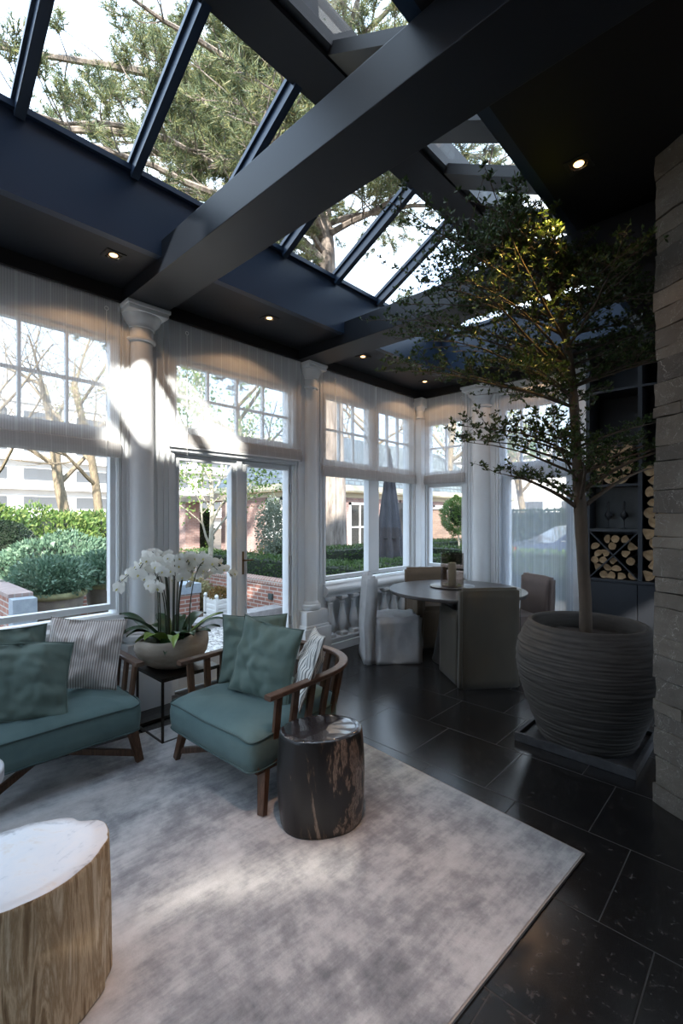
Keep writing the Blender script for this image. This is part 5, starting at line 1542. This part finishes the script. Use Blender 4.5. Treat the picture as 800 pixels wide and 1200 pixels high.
for (c, r, n, lab) in (
    ((-14.5, 2.4, 0.8), (1.9, 1.8, 1.35), 9000, 'light green laurel bush behind the conical yew'),
    ((-13.8, 4.6, 0.55), (1.6, 1.6, 1.15), 9000, 'green laurel bush behind the rhododendron, lit from the side'),
    ((-14.6, 6.4, 0.5), (1.8, 1.7, 1.15), 9000, 'laurel bush beyond the rhododendron, next to the forked bare tree'),
    ((-16.5, 8.8, 0.6), (1.9, 1.9, 1.3), 8000, 'pale sunny bush by the white column in the first window'),
    ((-19.0, 1.5, 1.1), (2.2, 2.2, 1.8), 7000, 'tallest laurel bush in front of the white apartment block')):
    shrub(lab, c, r, n, L_LAUREL if k != 3 else L_YELLOW, (0.11, 0.20), base_z=-0.14); k += 1
bm = B(); box(bm, -9.6, -8.0, -1.0, 3.6, -0.15, 0.06); tag(obj('garden_path', bm, mat('pale_paving', (0.50, 0.55, 0.56), 0.6, bumpy=0.05, scale=20)), 'pale paved strip before the conical yew', 'path', kind='structure')
# brick pier with stone end
t = thing('brick_pier', 'low brick wall end with a blue-grey stone face outside the first window', 'pier', (-2.25, 1.31, -0.15))
bm = B(); box(bm, -5.2, -2.44, 1.205, 1.42, -0.15, 0.62); obj('brickwork', bm, M_BRICK_RED, t, world=True)
bm = B(); box(bm, -2.44, -2.25, 1.20, 1.425, -0.15, 0.625, 0.006); obj('stone_end', bm, M_CAPSTONE, t, world=True)
bm = B(); box(bm, -5.2, -2.44, 1.195, 1.43, 0.62, 0.665, 0.004); obj('coping', bm, brick_material('pier_coping', (0.30, 0.22, 0.20), (0.38, 0.29, 0.26), (0.36, 0.32, 0.3), 0.07, 0.3), t, world=True)
t = thing('brick_pier', 'second brick pier with a pale stone cap behind the orchids', 'pier', (-3.5, 3.80, -0.15))
bm = B(); box(bm, -3.68, -3.32, 3.62, 3.98, -0.15, 0.26); obj('brickwork', bm, M_BRICK_RED, t, world=True)
bm = B(); box(bm, -3.70, -3.30, 3.60, 4.00, 0.26, 0.42, 0.006); obj('stone_cap', bm, M_CAPSTONE, t, world=True)
bm = B(); box(bm, -5.3, -4.9, 1.9, 4.4, -0.15, 0.30)
t = thing('garden_wall', 'short brick retaining wall behind the two shrub planters', 'garden wall', (-5.1, 3.1, -0.15)); obj('brickwork', bm, M_BRICK_RED, t, world=True)
M_PLANTER = mat('mossy_terracotta', (0.22, 0.19, 0.15), 0.9, var=[(0.3, (0.16, 0.14, 0.12)), (0.6, (0.24, 0.21, 0.17)), (0.8, (0.27, 0.27, 0.13))], scale=6, bumpy=0.3)
M_MOSS = mat('mossy_rim', (0.27, 0.26, 0.12), 0.95, var=[(0.3, (0.20, 0.19, 0.10)), (0.7, (0.34, 0.33, 0.17))], scale=9, bumpy=0.5)
for (x, y, s, hh, lab, dz) in ((-3.75, 1.98, 0.40, 0.62, 'wide mossy-rimmed planter with a spreading shrub by the brick pier', 0), (-3.95, 2.78, 0.33, 0.66, 'second planter with a shrub, next to the window frame', 0.02)):
    t = thing('planter', lab, 'planter', (x, y, -0.145), 0, 'shrub planters outside the first window')
    bm = B(); lathe(bm, [(s * 0.62, 0), (s * 0.72, 0.06), (s * 0.88, hh * 0.55), (s * 0.93, hh - 0.10), (s * 0.93, hh - 0.09)], segs=40); obj('planter_body', bm, M_PLANTER, t, True, angle=40)
    bm = B(); lathe(bm, [(s * 0.93, hh - 0.09), (s * 1.02, hh - 0.075), (s * 1.05, hh - 0.04), (s * 1.0, hh), (s * 0.9, hh), (s * 0.88, hh - 0.05)], segs=40, caps=False); obj('planter_rim', bm, M_MOSS, t, True)
    n = 5500; P, D = blob_points(n, (0, 0, hh + 0.16), (s * 1.2, s * 1.3, 0.30), NR, 0.25); V, F = leaf_quads(P, D, NR.uniform(0.05, 0.085, n), NR.uniform(0.02, 0.035, n), NR, 0.3); np_mesh('shrub', V, F, L_RHODO, t)
# white planter box by the birch
t = thing('planter_box', 'white wooden planter box with ball finials behind the orchids', 'planter', (-2.62, 3.92, -0.145))
bm = B()
box(bm, -0.15, 0.15, -0.15, 0.15, 0.06, 0.40)
for z in (0.12, 0.20, 0.28, 0.36): box(bm, -0.157, 0.157, -0.157, 0.157, z, z + 0.05, 0.004)
obj('box', bm, M_OWHITE, t)
for sx in (-1, 1):
    for sy in (-1, 1):
        bm = B(); box(bm, sx * 0.155 - 0.022, sx * 0.155 + 0.022, sy * 0.155 - 0.022, sy * 0.155 + 0.022, 0, 0.43); lathe(bm, [(0.01, 0.43), (0.026, 0.445), (0.03, 0.465), (0.02, 0.488), (0.004, 0.495)], (sx * 0.155, sy * 0.155, 0), 12); obj('corner_post', bm, M_OWHITE, t)
n = 900; P, D = blob_points(n, (0, 0, 0.46), (0.15, 0.15, 0.10), NR, 0.2); V, F = leaf_quads(P, D, NR.uniform(0.04, 0.06, n), NR.uniform(0.015, 0.025, n), NR, 0.4); np_mesh('shrub', V, F, leafmat('rusty_leaf', [(0.20, 0.09, 0.03), (0.26, 0.15, 0.05), (0.12, 0.14, 0.05)]), t)
shrub('bleached ornamental grass mound behind the orchids', (-4.25, 4.18, 0.08), (0.42, 0.34, 0.28), 3500, leafmat('straw_leaf', [(0.30, 0.25, 0.13), (0.40, 0.34, 0.19), (0.26, 0.26, 0.12)]), (0.10, 0.2), 'grass_mound', 'ornamental grass', base_z=-0.14, core=0.7)

# bare and leafy trees
def branch_tree(label, loc, H, r, seed, m, name='bare_tree', cat='tree', spread=0.8, levels=4, nk=(5, 4, 4, 3), leaves=None, nl=0, lsize=(0.05, 0.09), fork=0.4, group=None, lean=(0, 0)):
    rg = random.Random(seed); t = thing(name, label, cat, loc, group=group)
    bmT, bmB = B(), B(); tips = []
    def grow(p, d, L, rad, lev):
        n = 5; pts = [p]; q = p.copy(); dd = d.copy()
        for i in range(n):
            dd = (dd + Vector((rg.uniform(-1, 1), rg.uniform(-1, 1), rg.uniform(-0.4, 0.9))) * (0.10 + 0.05 * lev)).normalized()
            q = q + dd * L / n; pts.append(q.copy())
        end = rad * (0.62 if lev == 0 else 0.35)
        tube(bmT if lev == 0 else bmB, pts, [rad + (end - rad) * i / n for i in range(n + 1)], (10, 6, 5, 4, 3)[min(lev, 4)], caps=lev == 0)
        if lev >= levels - 1:
            tips.extend(pts[2:]); return
        for k in range(nk[lev]):
            f = fork + (1 - fork) * (k + rg.random()) / nk[lev]
            i = min(int(f * n), n - 1); s = pts[i].lerp(pts[i + 1], f * n - i)
            a = rg.uniform(0, 2 * PI); base_d = (pts[i + 1] - pts[i]).normalized(); u, w = frame_at(base_d)
            nd_ = (base_d * (1 - spread * 0.5) + (u * math.cos(a) + w * math.sin(a)) * spread).normalized()
            grow(s, nd_, L * rg.uniform(0.42, 0.72), max(0.006, (rad + (end - rad) * f) * 0.58), lev + 1)
        if lev > 0: tips.append(pts[-1])
    d0 = Vector((lean[0], lean[1], 1)).normalized()
    grow(Vector((0, 0, -0.05)), d0, H * 0.62, r, 0)
    obj('trunk', bmT, m, t, True); obj('branches', bmB, m, t)
    if leaves:
        base_t = np.array([tuple(p) for p in tips]); idx = NR.integers(0, len(base_t), nl); P = base_t[idx] + NR.normal(0, 0.12, (nl, 3)); D = NR.normal(0, 1, (nl, 3))
        V, F = leaf_quads(P, D, NR.uniform(*lsize, nl), NR.uniform(lsize[0] * 0.5, lsize[1] * 0.6, nl), NR, 0.1); np_mesh('foliage', V, F, leaves, t)
    return t
branch_tree('forked bare tree in front of the white apartment block, first window', (-21.0, 7.3, -0.14), 13, 0.27, 4, M_TBARK, fork=0.30, spread=0.75, nk=(6, 5, 4, 4))
branch_tree('bare tree whose trunk stands at the frame edge of the first window', (-18.2, 7.7, -0.14), 12, 0.2, 9, M_TBARK, nk=(6, 5, 4, 4))
branch_tree('bare tree filling the upper lights of the first window, left of the forked one', (-17.5, 3.6, -0.14), 11, 0.15, 14, M_TBARK, nk=(6, 5, 4, 4))
branch_tree('mossy bare tree in the upper lights over the garden doors', (-12.5, 7.4, -0.14), 10, 0.15, 23, M_TBARK, nk=(6, 5, 4, 4), leaves=L_YELLOW, nl=1500, lsize=(0.05, 0.09))
branch_tree('bare tree above the house roof, over the right-hand garden door', (-15.5, 14.0, -0.14), 12, 0.26, 31, M_TBARK, nk=(6, 5, 4, 4))
branch_tree('bare tree behind the house seen over the double window', (-15.0, 22.0, -0.14), 12, 0.26, 37, M_TBARK, nk=(6, 5, 4, 4), leaves=L_YELLOW, nl=1500, lsize=(0.10, 0.18))
branch_tree('bare tree behind the parasol over the corner post', (-9.5, 22.5, -0.14), 11, 0.24, 41, M_TBARK, nk=(6, 5, 4, 4), leaves=L_YELLOW, nl=2500, lsize=(0.10, 0.18))
branch_tree('bare tree beyond the brown garden wall in the end window', (-6.0, 24.0, -0.14), 9, 0.2, 47, M_TBARK, nk=(6, 5, 4, 4), leaves=L_FRESH, nl=3000, lsize=(0.10, 0.18))
branch_tree('slender pale-stemmed tree with light green leaves outside the left-hand garden door', (-4.6, 4.95, -0.14), 5.0, 0.055, 52, M_BIRCH, 'young_tree', spread=0.5, levels=3, nk=(9, 6, 4), leaves=L_FRESH, nl=3200, lsize=(0.05, 0.09), fork=0.35)

# the big pine whose limbs hang over the skylight
def pine():
    rg = random.Random(77); base_p = Vector((-4.95, 8.5, -0.14)); t = thing('pine_tree', 'tall pine leaning over the house, its limbs above the skylight', 'pine tree', base_p)
    H = 16.0
    def trunk(z): f = z / H; return Vector((0.25 - 0.5 * f + 0.25 * math.sin(f * 4), -0.05 - 0.35 * f, z))
    bm = B(); n = 40; tube(bm, [trunk(H * i / n) for i in range(n + 1)], [0.40 * (1 - 0.72 * i / n) + 0.16 * math.exp(-i * 0.9) for i in range(n + 1)], 18)
    for v in bm.verts: v.co += noise.noise_vector(Vector((v.co.x * 5, v.co.y * 5, v.co.z * 1.4))) * 0.035
    obj('trunk', bm, M_PBARK, t, True)
    bb = B(); tw = []
    def limb(z, az, L, rise):
        d = Vector((math.cos(az), math.sin(az), 0)); p0 = trunk(z); pts = []; k = 12
        s = Vector((-d.y, d.x, 0)); bend = rg.uniform(-0.3, 0.3)
        for i in range(k + 1):
            f = i / k
            q = p0 + d * L * f + s * bend * L * f * f + Vector((0, 0, rise * L * f - 0.25 * L * f * f * (1 if rise > 0 else 0.3)))
            q += noise.noise_vector(q * 0.7 + Vector((z, az, 0))) * 0.35 * f
            pts.append(q)
        tube(bb, pts, [max(0.012, 0.085 * (1 - i / k) ** 0.8 * (L / 5)) for i in range(k + 1)], 6)
        for i in range(2, k + 1):
            for _ in range(3):
                p = pts[i]; tdir = (pts[i] - pts[i - 1]).normalized(); lat = tdir.cross(Vector((0, 0, 1))).normalized()
                dv = (tdir * rg.uniform(0.2, 1) + lat * rg.choice((-1, 1)) * rg.uniform(0.3, 1) + Vector((0, 0, rg.uniform(-0.25, 0.5)))).normalized()
                l = rg.uniform(0.5, 1.25) * (1.1 - 0.3 * i / k); q = p
                sub = [q]
                for g in range(4):
                    dv = (dv + Vector((rg.uniform(-1, 1), rg.uniform(-1, 1), rg.uniform(-0.3, 0.6))) * 0.22).normalized(); q = q + dv * l / 4; sub.append(q.copy())
                tube(bb, sub, [0.016, 0.013, 0.010, 0.008, 0.006], 4, caps=False)
                for g in range(3, 5):
                    for _ in range(7):
                        d2 = (dv + Vector((rg.uniform(-1, 1), rg.uniform(-1, 1), rg.uniform(-0.5, 0.8))) * 0.9).normalized(); e = sub[g] + d2 * rg.uniform(0.10, 0.34)
                        tube(bb, [sub[g], e], [0.006, 0.004], 3, caps=False)
                        tw.append((e, d2))
    for i in range(40):
        z = rg.uniform(6.0, 13.5); u = (z - 5.8) / 8
        az = rg.uniform(-PI * 0.98, -0.75) if i % 5 else rg.uniform(0.8, PI)
        limb(z, az, rg.uniform(3.2, 6.6) * (1.12 - 0.62 * u), rg.uniform(-0.05, 0.30))
    # limbs sweeping towards the house on the window side
    for z, az, L in ((7.2, -1.75, 6.6), (8.0, -1.35, 6.8), (8.8, -1.55, 7.0), (9.6, -1.9, 6.8), (7.6, -2.1, 6.2), (8.7, 0.15, 4.8), (9.0, 0.4, 4.6), (9.4, -0.05, 5.4), (9.8, 0.25, 5.2), (9.7, -0.6, 6.4), (10.2, -0.75, 6.0), (10.6, -0.3, 6.0), (10.2, -1.1, 6.2), (8.6, -1.0, 5.6), (10.9, 0.15, 5.6), (11.5, -0.5, 5.5), (8.8, -2.0, 8.6), (9.6, -1.8, 8.8), (10.6, -1.65, 8.4)):
        limb(z, az, L, 0.12)
    obj('branches', bb, M_PBARK, t)
    # needles: brushes at the twig ends
    E_ = np.array([tuple(e) for e, d in tw]); Dd = np.array([tuple(d) for e, d in tw]); k = 18
    P = np.repeat(E_, k, 0); D = np.repeat(Dd, k, 0); n = len(P)
    back = NR.uniform(0, 0.13, (n, 1)); P = P - D * back
    dirs = D * 0.55 + NR.normal(0, 0.55, (n, 3)); dirs /= np.linalg.norm(dirs, axis=1, keepdims=True)
    L = NR.uniform(0.11, 0.20, (n, 1)); s = np.cross(dirs, NR.normal(0, 1, (n, 3))); s /= np.linalg.norm(s, axis=1, keepdims=True)
    w = 0.0065
    V = np.stack([P - s * w, P + s * w, P + dirs * L], 1).reshape(-1, 3); F = np.arange(n * 3).reshape(-1, 3)
    np_mesh('needles', V, F, L_NEEDLE, t)
    print('pine tufts', len(tw), 'needles', n)
pine()

# the brick house
def house():
    t = thing('brick_house', 'pink brick house with a dark tiled roof and cream gutters across the garden', 'house', (-8.0, 10.5, -0.15))
    X0, Y0, ZE = -8.0, 10.5, 2.42
    bm = B(); box(bm, -13.0, X0, Y0, Y0 + 5.5, -0.15, ZE); box(bm, X0 - 5.5, X0, Y0 + 5.4, 26, -0.15, ZE); obj('walls', bm, M_BRICK_PINK, t, world=True)
    def roof(x0, x1, y0, y1, z0, h, o=0.45):
        x0 -= o; x1 += o; y0 -= o; y1 += o; bm = B()
        if x1 - x0 < y1 - y0:
            w = (x1 - x0) / 2; R0, R1 = (x0 + w, y0 + w, z0 + h), (x0 + w, y1 - w, z0 + h)
            c = [(x0, y0, z0), (x1, y0, z0), (x1, y1, z0), (x0, y1, z0)]
            v = [bm.verts.new(p) for p in c + [R0, R1]]
            for f in ((0, 1, 4), (1, 2, 5, 4), (2, 3, 5), (3, 0, 4, 5), (3, 2, 1, 0)): bm.faces.new([v[i] for i in f])
        else:
            w = (y1 - y0) / 2; R0, R1 = (x0 + w, y0 + w, z0 + h), (x1 - w, y0 + w, z0 + h)
            c = [(x0, y0, z0), (x1, y0, z0), (x1, y1, z0), (x0, y1, z0)]
            v = [bm.verts.new(p) for p in c + [R0, R1]]
            for f in ((0, 1, 5, 4), (1, 2, 5), (2, 3, 4, 5), (3, 0, 4), (3, 2, 1, 0)): bm.faces.new([v[i] for i in f])
        return bm
    obj('roof', roof(-13.0, X0, Y0, Y0 + 5.5, ZE + 0.18, 2.5), M_ROOF, t, world=True); obj('roof', roof(X0 - 5.5, X0, Y0 + 0.2, 26, ZE + 0.18, 2.5), M_ROOF, t, world=True)
    bm = B(); o = 0.45
    box(bm, -13.0 - o, X0 + o, Y0 - o - 0.04, Y0 - o + 0.06, ZE + 0.02, ZE + 0.22, 0.01); box(bm, X0 + o - 0.06, X0 + o + 0.04, Y0 - o, 26 + o, ZE + 0.02, ZE + 0.22, 0.01)
    box(bm, -13.0 - o, X0 + o, Y0 - o, Y0 + 0.02, ZE - 0.02, ZE + 0.04); box(bm, X0 - 0.02, X0 + o, Y0, 26 + o, ZE - 0.02, ZE + 0.04); box(bm, -13.05, X0 + 0.03, Y0 - 0.03, Y0, ZE - 0.2, ZE); box(bm, X0, X0 + 0.03, Y0, 26, ZE - 0.2, ZE)
    obj('gutter', bm, M_CREAM, t, world=True)
    def win(axis, a0, a1, z0, z1, cols=2, rows=2):
        if axis == 'x':   # on the wall facing +x
            f = lambda s0, s1, d0, d1, za, zb: (X0 + d0, X0 + d1, s0, s1, za, zb)
        else:
            f = lambda s0, s1, d0, d1, za, zb: (s0, s1, Y0 - d1, Y0 - d0, za, zb)
        bm = B(); w = 0.09
        for s0, s1, za, zb in ((a0, a0 + w, z0, z1), (a1 - w, a1, z0, z1), (a0, a1, z1 - w, z1), (a0, a1, z0, z0 + w)): box(bm, *f(s0, s1, -0.02, 0.05, za, zb))
        for i in range(1, cols): s = a0 + (a1 - a0) * i / cols; box(bm, *f(s - 0.03, s + 0.03, -0.01, 0.04, z0, z1))
        for j in range(1, rows): z = z0 + (z1 - z0) * j / rows; box(bm, *f(a0, a1, -0.01, 0.04, z - 0.025, z + 0.025))
        box(bm, *f(a0 - 0.08, a1 + 0.08, 0, 0.10, z0 - 0.12, z0))
        fr = obj('window', bm, M_OWHITE, t, world=True)
        bm = B(); box(bm, *f(a0 + w, a1 - w, 0.0, 0.012, z0 + w, z1 - w)); obj('pane', bm, M_DARKGLASS, fr, world=True)
    win('x', 12.75, 13.95, 0.2, 2.05); win('x', 18.5, 19.7, 0.2, 2.05); win('y', -10.0, -9.1, 0.9, 2.2)
    bm = B(); box(bm, X0, X0 + 0.03, 15.6, 17.2, -0.15, 2.1); obj('garage_door', bm, mat('dark_door', (0.05, 0.05, 0.05), 0.5), t, world=True)
house()
t = thing('porch', 'rendered brick porch pillar and beam left of the house gutter', 'porch', (-13.1, 9.0, -0.15))
bm = B(); box(bm, -13.6, -12.6, 8.7, 9.3, -0.15, 2.05); obj('pillar', bm, M_BRICK_PINK, t, world=True)
bm = B(); box(bm, -15.0, -9.8, 8.6, 9.4, 2.05, 2.25); obj('beam', bm, mat('porch_beam', (0.20, 0.17, 0.14), 0.7), t, world=True)
bm = B(); box(bm, -9.9, -9.7, 8.7, 9.0, -0.15, 2.05); obj('post', bm, mat('porch_post', (0.25, 0.21, 0.18), 0.8), t, world=True)
hedge('dark clipped hedge under the porch beam left of the house', (-17.0, 9.7, -0.14), (-13.3, 10.3, 1.75), 3500, L_BOX, (0.10, 0.16))

# boundary wall and the white villa at the end of the garden
t = thing('garden_wall', 'tall brown brick boundary wall behind the topiary tree', 'garden wall', (-6.1, 16.2, -0.15)); bm = B(); box(bm, -7.9, -4.3, 16.1, 16.4, -0.15, 1.80); obj('brickwork', bm, M_BRICK_BROWN, t, world=True)
bm = B(); box(bm, -7.95, -4.25, 16.05, 16.45, 1.80, 1.88, 0.01); obj('coping', bm, M_KERB, t, world=True)
def block(name, label, cat, x0, x1, y0, y1, H, wallm, floors, side, n, wz, wh, bands=True):
    t = thing(name, label, cat, ((x0 + x1) / 2, (y0 + y1) / 2, -0.15))
    bm = B(); box(bm, x0, x1, y0, y1, -0.15, H); obj('walls', bm, wallm, t, world=True)
    bm = B(); box(bm, x0 - 0.3, x1 + 0.3, y0 - 0.3, y1 + 0.3, H, H + 0.35); obj('roof', bm, M_OWHITE, t, world=True)
    for k in range(floors):
        z = wz + k * 3.0
        for i in range(n):
            if side == '+x':
                w = (y1 - y0) / n; a = y0 + w * i + w * 0.12; b = y0 + w * (i + 1) - w * 0.12
                args = (x1 - 0.02, x1 + 0.06, a, b, z, z + wh); parg = (x1 + 0.05, x1 + 0.075, a + 0.12, b - 0.12, z + 0.12, z + wh - 0.12)
            else:
                w = (x1 - x0) / n; a = x0 + w * i + w * 0.2; b = x0 + w * (i + 1) - w * 0.2
                args = (a, b, y0 - 0.06, y0 + 0.02, z, z + wh); parg = (a + 0.12, b - 0.12, y0 - 0.075, y0 - 0.05, z + 0.12, z + wh - 0.12)
            bm = B(); box(bm, *args); fr = obj('window', bm, M_OWHITE, t, world=True)
            bm = B(); box(bm, *parg); obj('pane', bm, M_PALEGLASS, fr, world=True)
        if bands and side == '+x':
            bm = B(); box(bm, x1, x1 + 0.9, y0, y1, z - 0.9, z - 0.05); obj('balcony', bm, M_OWHITE, t, world=True)
    return t
M_RENDER = mat('white_render', (0.72, 0.70, 0.67), 0.8)
block('apartment_block', 'white apartment block with rows of balconies behind the bare trees', 'building', -64, -54, -8, 52, 13.5, M_RENDER, 4, '+x', 12, 2.3, 1.5)
block('villa', 'white villa beyond the brown boundary wall in the end window', 'building', -17, -3.2, 36, 44, 6.2, M_RENDER, 2, '-y', 5, 1.4, 1.4, False)
block('villa', 'pale pink townhouse across the street behind the long sheer', 'building', 0.0, 12.0, 34, 42, 8.5, mat('pink_render', (0.66, 0.54, 0.48), 0.8), 3, '-y', 5, 1.0, 1.5, False)

# closed parasol
t = thing('garden_parasol', 'folded dark garden parasol outside the double window', 'parasol', (-2.2, 7.62, -0.145))
M_CANVAS = cloth_material('charcoal_canvas', (0.030, 0.028, 0.032), (0.055, 0.050, 0.055), 6, 60)
bm = B(); segs = 64; rings = []
for z, r in ((0.62, 0.27), (0.75, 0.275), (1.0, 0.245), (1.5, 0.20), (2.0, 0.14), (2.5, 0.085), (2.85, 0.045), (2.95, 0.02)):
    rings.append([bm.verts.new((r * (1 + 0.20 * math.cos(8 * a + z * 0.8)) * math.cos(a), r * (1 + 0.20 * math.cos(8 * a + z * 0.8)) * math.sin(a), z + (0.05 * math.cos(8 * a) if z < 0.7 else 0))) for a in [2 * PI * i / segs for i in range(segs)]])
for a, b in zip(rings, rings[1:]):
    for i in range(segs): j = (i + 1) % segs; bm.faces.new((a[i], a[j], b[j], b[i]))
bm.faces.new(rings[-1]); obj('canopy', bm, M_CANVAS, t, True)
bm = B(); lathe(bm, [(0.024, 0.05), (0.024, 3.02), (0.01, 3.06)], segs=12); obj('pole', bm, M_STEEL, t, True, angle=40)
bm = B(); box(bm, -0.30, 0.30, -0.30, 0.30, 0, 0.06, 0.01); lathe(bm, [(0.05, 0.06), (0.045, 0.30)], segs=16); obj('base', bm, M_KERB, t)
bm = B(); lathe(bm, [(0.222, 1.20), (0.228, 1.22), (0.222, 1.24)], segs=40, caps=False); obj('strap', bm, M_BLACK, t, True)

# parked car behind the long sheer
def car():
    t = thing('car', 'dark blue saloon car parked beyond the long sheer', 'car', (-0.75, 15.1, -0.145), math.radians(43))
    paint = mat('dark_blue_car_paint', (0.012, 0.020, 0.045), 0.25, 0.3, coat=0.5)
    side = [(-2.2, 0.30), (-2.25, 0.55), (-2.18, 0.80), (-1.5, 0.90), (-1.15, 0.93), (-0.45, 1.36), (0.1, 1.42), (0.75, 1.36), (1.45, 0.98), (2.1, 0.92), (2.22, 0.80), (2.25, 0.50), (2.18, 0.30)]
    bm = B(); prism(bm, side, -0.85, 0.85, 1)
    bmesh.ops.subdivide_edges(bm, edges=[e for e in bm.edges if abs(e.verts[0].co.y - e.verts[1].co.y) > 1], cuts=6)
    for v in bm.verts:
        if v.co.z > 0.9: v.co.y *= 1 - 0.32 * (v.co.z - 0.9) / 0.5
    obj('body', bm, paint, t, True, angle=35)
    glass = mat('car_glass', (0.01, 0.012, 0.014), 0.05)
    for sy in (-1, 1):
        bm = B(); vs = [bm.verts.new((x, sy * (0.862 - 0.27 * (z - 0.9) / 0.5), z)) for x, z in ((-0.95, 0.97), (-0.38, 1.32), (0.1, 1.36), (0.68, 1.31), (1.2, 1.0))]; bm.faces.new(vs); r = bmesh.ops.extrude_face_region(bm, geom=bm.faces[:]); bmesh.ops.translate(bm, verts=[v for v in r['geom'] if isinstance(v, bmesh.types.BMVert)], vec=(0, sy * 0.006, 0)); obj('side_window', bm, glass, t)
    for x in (-1.42, 1.38):
        for sy in (-1, 1):
            bm = B(); lathe(bm, [(0.2, -0.10), (0.30, -0.10), (0.325, -0.07), (0.325, 0.07), (0.30, 0.10), (0.2, 0.10)], segs=28); bmesh.ops.rotate(bm, verts=bm.verts, cent=(0, 0, 0), matrix=Matrix.Rotation(PI / 2, 3, 'X')); bmesh.ops.translate(bm, verts=bm.verts, vec=(x, sy * 0.78, 0.325))
            w = obj('wheel', bm, M_BLACK, t, True, angle=40)
            bm = B(); lathe(bm, [(0.04, 0.0), (0.19, 0.0), (0.20, 0.02)], segs=20); bmesh.ops.rotate(bm, verts=bm.verts, cent=(0, 0, 0), matrix=Matrix.Rotation(-sy * PI / 2, 3, 'X')); bmesh.ops.translate(bm, verts=bm.verts, vec=(x, sy * 0.875, 0.325)); obj('wheel_hub', bm, M_CHROME, w)
    bm = B(); box(bm, -2.27, -2.20, -0.75, -0.45, 0.66, 0.78, 0.01); box(bm, -2.27, -2.20, 0.45, 0.75, 0.66, 0.78, 0.01); obj('tail_light', bm, mat('red_lens', (0.35, 0.02, 0.02), 0.3), t)
    bm = B(); box(bm, -0.98, 1.22, -0.872, -0.862, 0.955, 0.975); box(bm, -0.98, 1.22, 0.862, 0.872, 0.955, 0.975); obj('window_trim', bm, M_CHROME, t)
car()
bm = B(); box(bm, -3.0, 9.0, 11.0, 18.8, -0.16, -0.13); tag(obj('driveway', bm, mat('dark_asphalt', (0.05, 0.05, 0.055), 0.85, bumpy=0.3, scale=60)), 'dark asphalt drive beyond the end door', 'driveway', kind='structure')
# ------------------------------------------------------------------ daylight, sun, camera
w = bpy.data.worlds.new('sky'); SC.world = w; w.use_nodes = True
nt = w.node_tree; nt.nodes.clear()
out = nd(nt, 'ShaderNodeOutputWorld'); bg = nd(nt, 'ShaderNodeBackground')
tc = nd(nt, 'ShaderNodeTexCoord')
f = noise_tex(nt, tc.outputs['Generated'], 2.2, 6, 0.55)
nt.links.new(ramp(nt, f, [(0.36, (0.44, 0.65, 1.0)), (0.5, (0.60, 0.78, 1.0)), (0.66, (0.82, 0.92, 1.0))]), bg.inputs[0])
sp = nd(nt, 'ShaderNodeSeparateXYZ'); nt.links.new(tc.outputs['Generated'], sp.inputs[0])
mr = nd(nt, 'ShaderNodeMapRange'); mr.inputs['From Min'].default_value = 0.0; mr.inputs['From Max'].default_value = 0.6
mr.inputs['To Min'].default_value = 1.15; mr.inputs['To Max'].default_value = 2.15
nt.links.new(sp.outputs[2], mr.inputs['Value']); nt.links.new(mr.outputs[0], bg.inputs[1])
nt.links.new(bg.outputs[0], out.inputs[0])
S = bpy.data.lights.new('sun', 'SUN'); S.energy = 8.0; S.angle = math.radians(1.1); S.color = (1.0, 0.95, 0.87)
so = bpy.data.objects.new('sun', S); COL.objects.link(so)
so.rotation_euler = Vector((-1, 0.92, -0.78)).to_track_quat('-Z', 'Y').to_euler(); so.location = (8, -8, 9)

cam = bpy.data.cameras.new('camera'); cam.sensor_fit = 'VERTICAL'; cam.sensor_height = 36.0; cam.sensor_width = 24.0
cam.lens = 546.0 / 1200.0 * 36.0; cam.shift_y = 6.0 / 1200.0; cam.clip_start = 0.05; cam.clip_end = 300
co = bpy.data.objects.new('camera', cam); COL.objects.link(co)
co.location = (3.62, 0.0, 1.5)
th = math.radians(43.25)
co.rotation_euler = (PI / 2, 0, th)
SC.camera = co
SC.view_settings.view_transform = 'Standard'; SC.view_settings.look = 'None'
SC.view_settings.exposure = 1.0; SC.view_settings.gamma = 1.0; SC.view_settings.use_curve_mapping = False
SC.cycles.use_denoising = True
SC.cycles.transparent_max_bounces = 24; SC.cycles.max_bounces = 10; SC.cycles.diffuse_bounces = 6; SC.cycles.glossy_bounces = 4
SC.cycles.sample_clamp_indirect = 6.0
